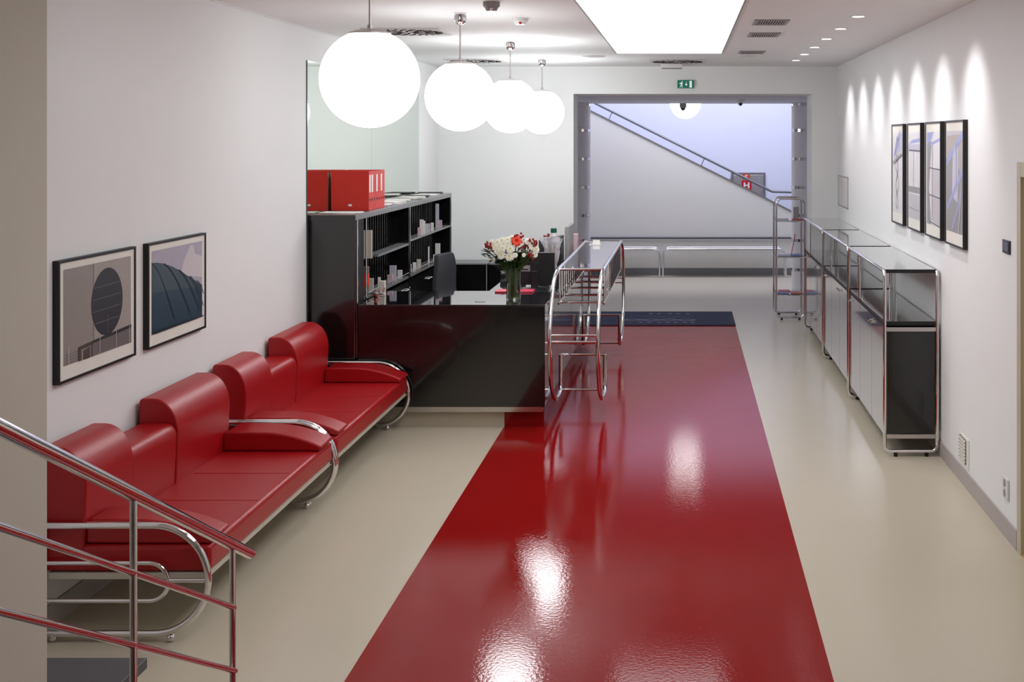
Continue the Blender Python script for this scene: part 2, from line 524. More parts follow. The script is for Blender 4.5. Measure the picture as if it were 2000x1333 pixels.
for k, (x, y) in enumerate(((-2.17, 9.86), (-2.24, 13.5), (-0.07, 13.6))):
    t = thing('swirl_diffuser', ['nearest square swirl air diffuser, above the bookcase', 'far square swirl air diffuser, behind the second globe lamp', 'square swirl air diffuser near the far wall, beyond the light panel'][k], 'vent', (x, y, ZC), 'square swirl diffusers')
    MB().box(x - 0.3, x + 0.3, y - 0.3, y + 0.3, ZC - 0.008, ZC).build('plate', 'vent_white', t, bevel=0.003)
    mb = MB()
    for ring, (ra, rb, n) in enumerate(((0.05, 0.12, 8), (0.14, 0.20, 16), (0.215, 0.27, 24))):
        for i in range(n):
            a = 2 * math.pi * (i + 0.5 * ring) / n
            a2 = a + 0.35
            p0 = Vector((x + ra * math.cos(a), y + ra * math.sin(a), ZC - 0.0085))
            p1 = Vector((x + rb * math.cos(a2 - 0.2), y + rb * math.sin(a2 - 0.2), ZC - 0.0085))
            dv = (p1 - p0).normalized().cross(Vector((0, 0, 1))) * 0.009
            q = [p0 - dv, p1 - dv, p1 + dv, p0 + dv]
            mb.add([v for v in q] + [v + Vector((0, 0, -0.003)) for v in q], [(0, 1, 2, 3), (4, 7, 6, 5), (0, 4, 5, 1), (1, 5, 6, 2), (2, 6, 7, 3), (3, 7, 4, 0)])
    mb.build('swirl_slots', 'vent_dark', t)

def ceil_dev(x, y, r, h, label, name, cat, m, led=None):
    t = thing(name, label, cat, (x, y, ZC))
    MB().lathe([(r, 0), (r, -h * 0.45), (r * 0.8, -h * 0.6), (r * 0.6, -h * 0.95), (0, -h)], (x, y, ZC), 32).build('body', m, t)
    if led:
        MB().ball((x + r * 0.1, y - r * 0.62, ZC - h * 0.75), r * 0.22, 10, 6).build('indicator', led, t)
ceil_dev(-1.15, 8.8, 0.055, 0.045, 'small white smoke detector with a red light beside the first globe lamps', 'smoke_detector', 'detector', 'white_plastic', 'sign_red')
ceil_dev(-1.19, 7.75, 0.052, 0.06, 'grey round ceiling detector cut by the top edge, right of the largest globe', 'ceiling_sensor', 'detector', 'grey_plastic', 'chrome')
ceil_dev(-0.92, 12.8, 0.115, 0.012, 'flat white round ceiling speaker left of the light panel', 'ceiling_speaker', 'speaker', 'vent_white')
ceil_dev(0.64, 12.62, 0.10, 0.02, 'flat white round ceiling speaker below the farthest slatted grille', 'ceiling_speaker', 'speaker', 'white_plastic')
t = thing('emergency_light', 'slim white emergency light box on the ceiling near the far wall', 'light', (-0.14, 14.2, ZC))
MB().box(-0.26, -0.02, 14.1, 14.3, ZC - 0.045, ZC).build('housing', 'white_plastic', t, bevel=0.006)
MB().box(-0.25, -0.03, 14.11, 14.29, ZC - 0.05, ZC - 0.045).build('lens', 'grey_plastic', t)

# exit sign above opening
t = thing('exit_sign', 'small green exit sign with running figure, down arrow and white door above the opening', 'sign', (0.01, YF, 2.83))
SX, SZ = -0.077, 2.795
MB().box(SX, SX + 0.192, YF - 0.03, YF, SZ, SZ + 0.094).build('housing', 'exit_green', t, bevel=0.002)
def py(m, pts, y): m.prism([(SX + p[0], SZ + p[1]) for p in pts], 'y', y - 0.001, y)
yy = YF - 0.03
mb = MB().use('exit_white')
py(mb, [(0.140, 0.008), (0.168, 0.008), (0.168, 0.086), (0.140, 0.086)], yy)
mb.build('door_symbol', None, t)
mb = MB().use('exit_white')
py(mb, [(0.100, 0.075), (0.106, 0.075), (0.106, 0.045), (0.100, 0.045)], yy)
py(mb, [(0.087, 0.048), (0.103, 0.026), (0.119, 0.048)], yy)
mb.build('down_arrow', None, t)
mb = MB().use('exit_white')
mb.ball((SX + 0.056, yy, SZ + 0.074), 0.008, 10, 6)
py(mb, [(0.034, 0.066), (0.052, 0.066), (0.056, 0.040), (0.040, 0.040)], yy)
py(mb, [(0.022, 0.058), (0.036, 0.066), (0.036, 0.060), (0.024, 0.050)], yy)
py(mb, [(0.052, 0.064), (0.066, 0.056), (0.064, 0.051), (0.052, 0.056)], yy)
py(mb, [(0.040, 0.042), (0.048, 0.042), (0.034, 0.010), (0.026, 0.010)], yy)
py(mb, [(0.047, 0.042), (0.056, 0.042), (0.060, 0.008), (0.053, 0.008)], yy)
mb.build('running_figure', None, t)

# cameras on the passage ceiling
t = thing('dome_camera', 'small grey dome security camera hanging in front of the stairwell globe', 'camera', (0.0, 18.4, 2.73))
MB().lathe([(0.05, 0), (0.05, -0.05), (0.042, -0.075), (0, -0.075)], (-0.015, 18.4, 2.73), 24).build('housing', 'grey_plastic', t)
MB().ball((-0.015, 18.4, 2.73 - 0.075), 0.034, 18, 10).build('dome', 'dark_bezel', t)
t = thing('dome_camera', 'small pale security camera with black lens under the passage ceiling, right side', 'camera', (0.745, 16.6, 2.73))
MB().lathe([(0.06, 0), (0.06, -0.02), (0.035, -0.03), (0.03, -0.07), (0, -0.08)], (0.745, 16.6, 2.73), 24).build('housing', 'white_plastic', t)
MB().ball((0.745, 16.565, 2.665), 0.022, 14, 8).build('lens', 'dark_bezel', t)

# ------------------------------------------------------------------ mirror
t = thing('wall_mirror', 'tall frameless mirror on the left wall above and behind the bookcase', 'mirror', (XL, 10.3, 0))
MB().box(XL + 0.001, XL + 0.008, 9.5, 11.45, 0.12, 2.80).build('mirror_panel', 'mirror', t)
MB().box(XL + 0.001, XL + 0.008, 11.453, 13.5, 0.12, 2.80).build('mirror_panel', 'mirror', t)
MB().box(XL + 0.001, XL + 0.009, 9.494, 9.499, 0.12, 2.80).build('mirror_edge', 'mirror_edge', t)

# ------------------------------------------------------------------ picture frames
def art(parent, xf, sgn, y0, y1, z0, z1, polys, name='print'):
    """flat print in a plane x=const; u runs along +y for the left wall"""
    mb = MB()
    for i, (mn, pts) in enumerate(polys):
        mb.use(mn)
        x = xf + sgn * 0.00025 * i
        mb.add([(x, y0 + (y1 - y0) * u, z0 + (z1 - z0) * v) for u, v in pts], [list(range(len(pts)))])
    return mb.build(name, None, parent, fix=False)
for n_, c_ in dict(a_wall=(150, 143, 138), a_wall2=(166, 158, 152), a_dark=(52, 54, 60), a_line=(112, 108, 112), a_edge=(60, 50, 66), a_brown=(78, 66, 58),
                   a_steps=(120, 112, 112), a_sky=(176, 170, 184), a_cloud=(206, 200, 204), a_teal=(44, 66, 82), a_teal2=(66, 84, 92), a_rib=(28, 40, 52),
                   b_pale=(220, 218, 220), b_blue=(160, 164, 212), b_grey=(150, 148, 150), b_tan=(178, 168, 162), b_mid=(196, 193, 198), b_lilac=(196, 194, 212),
                   b_dark=(96, 94, 104), b_white=(222, 220, 226)).items():
    mat(n_, c_, 0.35, var=0.06, nscale=14)
def pframe(name, label, x, sgn, y0, y1, z0, z1, t_, mrg, polys, group):
    T = thing(name, label, 'picture', (x, (y0 + y1) / 2, z0), group)
    xa, xb = (x, x + sgn * t_) if sgn > 0 else (x + sgn * t_, x)
    mb = MB(); f = 0.012
    mb.box(xa, xb, y0, y1, z1 - f, z1).box(xa, xb, y0, y1, z0, z0 + f).box(xa, xb, y0, y0 + f, z0 + f, z1 - f).box(xa, xb, y1 - f, y1, z0 + f, z1 - f)
    mb.build('frame', 'frame_black', T)
    xi = x + sgn * (t_ - 0.006)
    MB().box(min(x, xi), max(x, xi), y0 + f, y1 - f, z0 + f, z1 - f).build('mount', 'mount_paper', T)
    art(T, xi + sgn * 0.0004, sgn, y0 + mrg[0], y1 - mrg[1], z0 + mrg[2], z1 - mrg[3], polys)
    return T
def ell(cx, cy, rx, ry, n=28, a0=0, a1=2 * math.pi): return [(cx + rx * math.cos(a0 + (a1 - a0) * i / n), cy + ry * math.sin(a0 + (a1 - a0) * i / n)) for i in range(n)]
def ln(x0, y0, x1, y1, w_=0.008):
    d_ = Vector((x1 - x0, y1 - y0)); n_ = Vector((-d_.y, d_.x)).normalized() * w_ / 2
    return [(x0 - n_.x, y0 - n_.y), (x1 - n_.x, y1 - n_.y), (x1 + n_.x, y1 + n_.y), (x0 + n_.x, y0 + n_.y)]
FULL = [(0, 0), (1, 0), (1, 1), (0, 1)]
P1 = [('a_wall', FULL), ('a_wall2', [(0.42, 0), (1, 0), (1, 1), (0.42, 1)]), ('a_line', ln(0.42, 0.0, 0.42, 1, 0.008)),
      ('a_edge', ell(0.625, 0.55, 0.24, 0.375)), ('a_dark', ell(0.62, 0.55, 0.23, 0.363))]
for z_ in (0.34, 0.47, 0.60, 0.73): P1.append(('a_line', ln(0.62 - 0.22 * math.sqrt(max(0, 1 - ((z_ - 0.55) / 0.363) ** 2)), z_, 0.62 + 0.22 * math.sqrt(max(0, 1 - ((z_ - 0.55) / 0.363) ** 2)), z_ + 0.01, 0.008)))
P1 += [('a_line', ln(0.63, 0.20, 0.63, 0.40, 0.006)), ('a_steps', [(0.4, 0), (1, 0), (1, 0.20), (0.4, 0.16)]), ('a_dark', [(0.4, 0.14), (1, 0.17), (1, 0.21), (0.4, 0.17)]),
       ('a_brown', [(0.2, 0), (0.4, 0), (0.4, 0.17), (0.2, 0.15)]), ('a_wall2', [(0.24, 0), (0.37, 0), (0.37, 0.13), (0.24, 0.11)]), ('a_brown', [(0.26, 0), (0.36, 0), (0.36, 0.12), (0.26, 0.10)])]
for z_ in (0.04, 0.07, 0.10, 0.13): P1.append(('a_line', ln(0.02, z_ - 0.02, 0.99, z_ + 0.02, 0.006)))
for u_ in (0.06, 0.5, 0.75, 0.96): P1.append(('a_cloud', ln(u_, 0.01, u_, 0.2, 0.006)))
P2 = [('a_sky', FULL), ('a_cloud', [(0.55, 0.62), (1, 0.52), (1, 0.9), (0.75, 0.98), (0.62, 0.8)]), ('a_sky', [(0.85, 0.85), (1, 0.8), (1, 1), (0.8, 1)])]
hull = [(0, 0), (1, 0), (1, 0.42), (0.9, 0.47), (0.8, 0.53), (0.7, 0.585), (0.55, 0.67), (0.4, 0.75), (0.25, 0.81), (0.1, 0.85), (0, 0.86)]
P2 += [('a_teal', hull), ('a_teal2', [(0, 0.50), (1, 0.40), (1, 0.42), (0.9, 0.47), (0.8, 0.53), (0.7, 0.585), (0.55, 0.67), (0.4, 0.75), (0.25, 0.81), (0.1, 0.85), (0, 0.86)])]
for (xa_, ya_, xb_, yb_) in ((0.0, 0.86, 0.42, 0.10), (0.22, 0.82, 0.74, 0.10), (0.50, 0.70, 0.95, 0.08), (0.72, 0.58, 1.0, 0.14), (0.86, 0.5, 1.0, 0.3)):
    n_ = 7; pr = None
    for i in range(n_ + 1):
        q = i / n_; p_ = (xa_ + (xb_ - xa_) * q ** 0.8, ya_ + (yb_ - ya_) * q ** 1.15)
        if pr: P2.append(('a_rib', ln(*pr, *p_, 0.014)))
        pr = p_
P2.append(('a_rib', [(0, 0), (1, 0), (1, 0.015), (0, 0.03)]))
pframe('framed_photograph', 'black framed photograph of a big round window, nearer one over the sofas', XL, 1, 5.68, 6.48, 1.085, 1.648, 0.03, (0.05, 0.05, 0.075, 0.045), P1, 'framed photographs above the sofas')
pframe('framed_photograph', 'black framed photograph of a curved blue-green ribbed roof under pale sky, over the sofas', XL, 1, 6.63, 7.43, 1.085, 1.648, 0.03, (0.05, 0.05, 0.075, 0.045), P2, 'framed photographs above the sofas')
# right wall: u runs away from the camera, so the picture's left is u=1
def F(p): return [(1 - a, b) for a, b in p]
def wave(x0, ph, c, amp=0.12, z0=0.05, z1=0.95, n=16, w_=0.02, k=2.2):
    out = []; pr = None
    for i in range(n + 1):
        v = z0 + (z1 - z0) * i / n; p_ = (x0 + amp * math.sin(ph + v * k * math.pi * 2), v)
        if pr: out.append((c, F(ln(*pr, *p_, w_))))
        pr = p_
    return out
Q1 = [('b_pale', FULL), ('b_lilac', F([(0.1, 0.72), (0.6, 0.78), (0.95, 0.72), (0.95, 1), (0.6, 1)])), ('b_blue', F(ln(0.75, 0.99, 0.15, 0.7, 0.09)))] + wave(0.45, 0, 'b_dark') + wave(0.5, 2.6, 'b_grey', 0.16) + [('b_grey', F(ln(0.1, 0.62, 0.95, 0.74, 0.03)))]
Q2 = [('b_pale', FULL), ('b_blue', F([(0.05, 0.86), (0.95, 0.89), (0.95, 0.93), (0.3, 0.91)])), ('b_lilac', F([(0, 0.80), (1, 0.80), (1, 0.86), (0, 0.86)])), ('b_dark', F(ln(0.05, 0.79, 1, 0.785, 0.02))), ('b_grey', F([(0, 0.3), (1, 0.3), (1, 0.37), (0, 0.37)])),
      ('b_mid', F([(0, 0), (1, 0), (1, 0.28), (0, 0.28)])), ('b_tan', F(ln(0.45, 0.38, 0.45, 0.78, 0.02))), ('b_grey', F(ln(0.05, 0.12, 0.95, 0.1, 0.01)))]
Q3 = [('b_pale', FULL), ('b_grey', F([(0.05, 0.0), (0.35, 0), (0.2, 0.4), (0.4, 0.9), (0.05, 0.88)])), ('b_blue', F([(0.05, 0.85), (0.4, 0.92), (0.55, 1), (0.05, 0.99)])), ('b_blue', F(ln(0.3, 0.86, 1, 0.92, 0.03))), ('b_mid', F([(0.4, 0.05), (1, 0), (1, 0.6), (0.4, 0.6)])),
      ('b_dark', F(ln(0.2, 0.61, 1, 0.6, 0.014))), ('b_dark', F(ln(0.2, 0.32, 1, 0.3, 0.014))), ('b_dark', F(ln(0.3, 0.03, 1, 0.0, 0.012))), ('b_tan', F(ln(0.45, 0.05, 0.45, 0.85, 0.025)))]
Q4 = [('b_tan', FULL), ('b_mid', F([(0, 0.95), (1, 0.97), (1, 1), (0, 1)])), ('b_brown_', FULL)][:2]
Q4 += [('b_grey', F([(0, 0), (1, 0), (1, 0.55), (0.3, 0.8), (0, 0.65)])), ('b_lilac', F([(0.35, 0.35), (0.7, 0.3), (0.75, 0.85), (0.4, 0.8)])), ('b_blue', F(ln(0.0, 0.68, 1.0, 0.97, 0.07))), ('b_blue', F(ln(0.05, 0.22, 1.0, 0.62, 0.06))), ('b_blue', F(ln(0.35, 0.02, 0.95, 0.4, 0.05))),
       ('b_white', F(ln(0.5, 0.45, 0.5, 0.84, 0.03))), ('b_blue', F(ln(0.62, 0.4, 0.62, 0.88, 0.03))), ('b_mid', F(ln(0.78, 0.0, 0.95, 0.5, 0.04)))]
rl = ['farthest of the four narrow pictures, pale with twisting lines', 'second farthest of the four pictures, pale with a grey band and blue beam', 'third of the four pictures, pale with a blue corner and window bars', 'nearest of the four pictures, brown-grey with crossing blue beams']
for k, Q in enumerate((Q1, Q2, Q3, Q4)):
    y0 = (10.05, 9.305, 8.58, 7.88)[k]
    pframe('framed_artwork', 'framed artwork, ' + rl[k], XR, -1, y0, y0 + 0.545, 1.505, 2.325, 0.032, (0.03, 0.03, 0.09, 0.07), Q, 'four framed artworks on the right wall')

# ------------------------------------------------------------------ right wall fittings
t = thing('wall_switch_panel', 'small dark wall control panel beside the beige door', 'switch', (XR, 6.92, 1.60))
MB().box(XR - 0.01, XR, 6.845, 6.995, 1.57, 1.645).build('plate', 'dark_bezel', t, bevel=0.003)
MB().box(XR - 0.012, XR - 0.01, 6.865, 6.975, 1.585, 1.635).build('display', 'screen_grey', t)
t = thing('wall_vent', 'cream slatted vent low on the right wall near the floor', 'vent', (XR, 7.97, 0.12))
MB().box(XR - 0.006, XR, 7.84, 8.10, 0.125, 0.315).build('frame', 'mount_paper', t)
MB().box(XR - 0.008, XR - 0.0061, 7.905, 8.085, 0.145, 0.30).build('opening', 'brown_grey', t)
mb = MB()
for i in range(7): mb.box(XR - 0.014, XR - 0.0081, 7.905, 8.085, 0.150 + i * 0.0215, 0.162 + i * 0.0215)
for i in range(4): mb.box(XR - 0.015, XR - 0.0082, 7.905 + i * 0.058, 7.911 + i * 0.058, 0.145, 0.30)
mb.build('slats', 'mount_paper', t)
t = thing('wall_socket', 'white double wall socket low on the right wall beside the door', 'socket', (XR, 6.93, 0.22))
MB().box(XR - 0.012, XR, 6.875, 7.0, 0.215, 0.33).build('plate', 'white_plastic', t, bevel=0.004)
for z in (0.245, 0.30): MB().lathe([(0.022, -0.014), (0.02, -0.0125), (0, -0.0125)], (XR, 6.937, z), 20, 'x').build('outlet', 'grey_plastic', t)
t = thing('access_panel', 'pale recessed two-leaf access panel on the right wall near the far corner', 'panel', (XR, 14.0, 1.45))
mb = MB()
a, b, z0, z1 = 13.62, 14.48, 1.44, 1.79
mb.box(XR - 0.006, XR, a, b, z0, z0 + 0.012).box(XR - 0.006, XR, a, b, z1 - 0.012, z1).box(XR - 0.006, XR, a, a + 0.02, z0, z1).box(XR - 0.006, XR, b - 0.02, b, z0, z1)
mb.build('frame', 'grey_plastic', t)
for (p, q) in ((a + 0.025, (a + b) / 2 - 0.004), ((a + b) / 2 + 0.004, b - 0.025)):
    MB().box(XR - 0.004, XR, p, q, z0 + 0.015, z1 - 0.015).build('leaf', 'vent_white', t)

# ------------------------------------------------------------------ sofas
def make_sofa(y0, label):
    T = thing('sofa', label, 'sofa', (-2.45, y0, 0), 'red leather tube sofas')
    L = 1.98
    XB, XFt = -2.835, -2.083
    def side(y):
        r = 0.2365; zc = 0.272; cx = XFt - r + 0.0
        arc = [(cx + r * math.cos(a), y, zc + r * math.sin(a)) for a in [math.pi / 2 - math.pi * i / 28 for i in range(29)]]
        o = MB().tube([(XB + 0.02, y, zc + r)] + arc + [(XB + 0.02, y, zc - r)], 0.0155, 16).build('side_tube', 'chrome', T)
        r2 = 0.083; zc2 = 0.262; cx2 = -2.257 - r2
        arc = [(cx2 + r2 * math.cos(a), y, zc2 + r2 * math.sin(a)) for a in [math.pi / 2 - math.pi * i / 16 for i in range(17)]]
        MB().tube([(XB + 0.02, y, zc2 + r2)] + arc + [(XB + 0.02, y, zc2 - r2)], 0.010, 12).build('inner_tube', 'chrome', T)
        MB().tube([(-2.26, y, 0.268), (XFt, y, 0.268)], 0.010, 12).build('tube_link', 'chrome', T)
        MB().tube([(XB + 0.02, y, zc - r), (XB + 0.02, y, zc + r)], 0.012, 12).build('rear_tube', 'chrome', T)
        for x in (-2.245, -2.76):
            f = MB().ball((x, y, 0.018), 0.018, 14, 8).build('foot', 'chrome', T)
            MB().tube([(x, y, 0.018), (x, y, 0.034)], 0.009, 10).build('foot_stem', 'rubber', f)
    side(y0); side(y0 + L)
    ya, yb = y0 + 0.03, y0 + L - 0.03
    # seat
    MB().box(-2.66, -2.085, ya, yb, 0.293, 0.412).build('seat_cushion', 'red_leather', T, bevel=0.022, bseg=4)
    MB().box(-2.80, -2.10, ya, yb, 0.262, 0.292).build('seat_rail', 'cream_metal', T, bevel=0.003)
    mb = MB()
    for y in (y0 + 0.72, y0 + 1.22): mb.tube([(-2.62, y, 0.412), (-2.11, y, 0.412)], 0.0022, 6)
    mb.build('seat_seam', 'red_leather', T)
    # backs
    def back(p0, p1, zt, xf, rad):
        n = 10
        prof = [(XB, 0.30), (XB, zt - 0.012), (XB + 0.012, zt)]
        cx, cz = xf - rad, zt - rad * 1.35
        prof += [(cx + rad * math.sin(a), cz + rad * 1.35 * math.cos(a)) for a in [math.pi / 2 * i / n for i in range(n + 1)]]
        prof += [(xf - 0.012, 0.412), (xf - 0.012, 0.30)]
        MB().prism(prof, 'y', p0, p1).build('back_cushion', 'red_leather', T, bevel=0.010, bseg=3)
    back(ya + 0.0, y0 + 0.505, 0.845, -2.63, 0.135)
    back(y0 + 0.51, y0 + 1.03, 0.725, -2.635, 0.05)
    back(y0 + 1.035, y0 + 1.78, 0.85, -2.63, 0.135)
    # arm pads
    def arm(p0, p1):
        prof = [(-2.64, 0.415), (-2.64, 0.51), (-2.62, 0.522)]
        for i in range(9):
            q = i / 8
            prof.append((-2.42 + 0.345 * q, 0.522 - 0.082 * q ** 1.9))
        prof += [(-2.078, 0.428), (-2.092, 0.413)]
        MB().prism(prof, 'y', p0, p1).build('arm_pad', 'red_leather', T, bevel=0.012, bseg=3)
    arm(y0 + 0.045, y0 + 0.245)
    arm(y0 + L - 0.29, y0 + L - 0.05)
    return T
make_sofa(5.49, 'red leather sofa with chrome tube arms, nearer one under the framed photographs')
make_sofa(7.51, 'red leather sofa with chrome tube arms, farther one against the black reception desk')

# ------------------------------------------------------------------ low table by the pier
t = thing('side_table', 'low dark grey slab table behind the chrome stair rail at bottom left', 'table', (-2.3, 4.25, 0))
MB().box(-2.72, -1.925, 4.02, 4.50, 0.302, 0.34).build('table_top', 'dark_slab', t, bevel=0.003)
for x in (-2.66, -2.02):
    for y in (4.08, 4.44):
        MB().tube([(x, y, 0), (x, y, 0.302)], 0.012).build('leg', 'chrome', t)

# ------------------------------------------------------------------ stair railing
t = thing('stair_railing', 'chrome stair railing with thick handrail and two lower rails, bottom left foreground', 'railing', (-1.4, 3.2, 0))
hx = -1.4
def hz(y): return 0.862 + (4.05 - y) * 0.505
MB().tube([(hx, 4.05, hz(4.05)), (hx, 1.6, hz(1.6))], 0.0175, 20).build('handrail', 'chrome', t)
for (yb_, zb) in ((3.90, 0.743), (3.91, 0.542)):
    MB().tube([(hx, yb_, zb), (hx, 1.6, zb + (yb_ - 1.6) * (0.498 if zb > 0.7 else 0.515))], 0.0092, 14).build('rail', 'chrome', t)
for y in (3.89, 3.19, 2.45):
    MB().tube([(hx, y, 0.0), (hx, y, hz(y) - 0.012)], 0.0092, 14).build('post', 'chrome', t)
    MB().lathe([(0.026, 0), (0.026, 0.006), (0.010, 0.008)], (hx, y, 0), 20).build('post_base', 'chrome', t)

# ------------------------------------------------------------------ bookcase
BX0, BX1, BY0, BY1, BZ = -2.85, -2.51, 9.55, 13.48, 1.624
t = thing('bookcase', 'long black lacquered bookcase with chrome uprights against the mirror', 'bookcase', (-2.68, 11.5, 0))
MB().box(BX0, BX1 + 0.012, BY0 - 0.01, BY1 + 0.01, BZ - 0.042, BZ).build('top_board', 'grey_edge', t, bevel=0.002)
MB().box(BX0, BX1, BY0, BY0 + 0.02, 0.0, BZ - 0.043).build('end_panel', 'black_laminate', t)
MB().box(BX0, BX1 + 0.011, BY0 - 0.0115, BY0 - 0.0102, BZ - 0.043, BZ - 0.001).build('top_edge', 'black_laminate', t)
MB().box(BX0, BX1, BY1 - 0.02, BY1, 0.0, BZ - 0.043).build('end_panel', 'black_laminate', t)
MB().box(BX0, BX1 - 0.01, BY0 + 0.02, 9.87, 0.0, BZ - 0.043).build('side_block', 'black_matte', t)
MB().box(BX0, BX1, 11.435, 11.465, 0.0, BZ - 0.043).build('divider', 'black_laminate', t)
mb = MB().box(BX0, BX0 + 0.02, 9.87, BY1 - 0.02, 0.0, BZ - 0.043)
for i in range(44):
    y = 9.93 + i * 0.08
    if abs(y - 11.45) < 0.05: continue
    mb.box(BX0 + 0.02, BX0 + 0.25, y, y + 0.006, 0.97, BZ - 0.05)
mb.build('back_panel', 'black_lacquer', t)
MB().box(BX0 + 0.02, BX1, 10.30, 11.435, 1.235, 1.255).build('shelf', 'grey_edge', t)
MB().box(BX0 + 0.02, BX1 - 0.06, 9.87, 10.30, 1.235, 1.255).build('shelf', 'black_lacquer', t)
MB().box(BX0 + 0.02, BX1, 11.465, BY1 - 0.02, 1.262, 1.28).build('shelf', 'grey_edge', t)
for (a, b) in ((9.87, 11.435), (11.465, BY1 - 0.02)):
    MB().box(BX0 + 0.02, BX1, a, b, 0.935, 0.955).build('shelf', 'grey_edge', t)
    n = 2
    for i in range(n):
        p = a + (b - a) * i / n + 0.004; q = a + (b - a) * (i + 1) / n - 0.004
        dd = MB().box(BX1 - 0.02, BX1, p, q, 0.09, 0.905).build('cabinet_door', 'black_laminate', t)
        MB().tube(fillet([(BX1, q - 0.20, 0.84), (BX1 + 0.02, q - 0.20, 0.84), (BX1 + 0.02, q - 0.06, 0.84), (BX1, q - 0.06, 0.84)], 0.01, 4), 0.006, 8).build('door_handle', 'chrome', dd)
    MB().tube([(BX1 + 0.004, a, 0.985), (BX1 + 0.004, b, 0.985)], 0.004, 8).build('shelf_rail', 'chrome', t)
for y in (9.60, 9.875, 11.45, 13.46):
    MB().tube([(BX1 + 0.008, y, 0.0), (BX1 + 0.008, y, BZ - 0.043)], 0.010 if y < 9.7 else 0.007, 10).build('upright', 'chrome', t)

# binders
def binder(y0, th, label, lab_strip=True, first=None):
    T = thing('ring_binder', label, 'binder', (-2.69, y0, BZ), 'red ring binders on the bookcase')
    x0, x1, z0, z1 = -2.838, -2.535, BZ + 0.003, BZ + 0.320
    mb = MB().box(x0, x1, y0, y0 + 0.003, z0, z1).box(x0, x1, y0 + th - 0.003, y0 + th, z0, z1).box(x1 - 0.003, x1, y0 + 0.003, y0 + th - 0.003, z0, z1)
    mb.build('cover', 'binder_red', T)
    MB().box(x0 + 0.01, x1 - 0.02, y0 + 0.006, y0 + th - 0.008, z0 + 0.004, z1 - 0.014).build('pages', 'paper', T)
    if lab_strip: MB().box(x1, x1 + 0.001, y0 + 0.012, y0 + th - 0.012, z0 + 0.145, z1 - 0.03).build('spine_label', 'paper', T)
    MB().lathe([(0.010, 0), (0.012, 0.002), (0.008, 0.003)], (x1, y0 + th / 2, z0 + 0.085), 16, 'x').build('finger_ring', 'dark_bezel', T)
    if first: 
        MB().box(-2.70, -2.672, y0 - 0.0012, y0, z0 + 0.035, z0 + 0.052).build('corner_badge', 'paper', T)
    return T
bl = ['nearest one, its whole cover showing', 'second from the front', 'third from the front', 'fourth from the front', 'fifth from the front', 'sixth from the front', 'farthest one, without a spine label']
for k in range(7):
    binder(10.09 + k * 0.076, 0.072, 'red ring binder standing on the bookcase, ' + bl[k], k in (0, 1, 3, 5), k == 0)

# papers lying on the bookcase top
def sheets(x, y, rz, n, label, m='paper', sx=0.21, sy=0.297, lift=0.0):
    T = thing('paper_stack', label, 'papers', (x, y, BZ + lift), 'papers lying on the bookcase top')
    for i in range(n):
        a = rz + random.uniform(-0.12, 0.12); cx = x + random.uniform(-0.012, 0.012); cy = y + random.uniform(-0.012, 0.012)
        z = BZ + lift + 0.0005 + i * 0.004
        R = [(-sx / 2, -sy / 2), (sx / 2, -sy / 2), (sx / 2, sy / 2), (-sx / 2, sy / 2)]
        q = [(cx + p[0] * math.cos(a) - p[1] * math.sin(a), cy + p[0] * math.sin(a) + p[1] * math.cos(a)) for p in R]
        MB().prism(q, 'z', z, z + 0.0034).build('sheet', m if i == n - 1 or m != 'paper' else random.choice(['paper', 'lilac_paper', 'paper']), T)
sheets(-2.67, 9.80, 1.5, 2, 'thin white papers at the near end of the bookcase top before the binders')
sheets(-2.65, 10.85, 0.1, 4, 'white paper stack just behind the red binders')
sheets(-2.65, 11.25, -0.1, 5, 'white paper stack, second behind the red binders')
sheets(-2.67, 11.70, 0.15, 4, 'white paper stack midway along the bookcase top')
sheets(-2.65, 12.15, -0.05, 5, 'slightly taller white paper stack on the far half of the bookcase top')
sheets(-2.68, 12.55, 0.1, 3, 'black folder lying on the far half of the bookcase top', 'black_matte', 0.22, 0.31)
sheets(-2.66, 12.92, -0.1, 3, 'white papers near the far end of the bookcase top')
sheets(-2.70, 13.27, 0.05, 4, 'black folder at the far end of the bookcase top', 'black_matte', 0.25, 0.3)

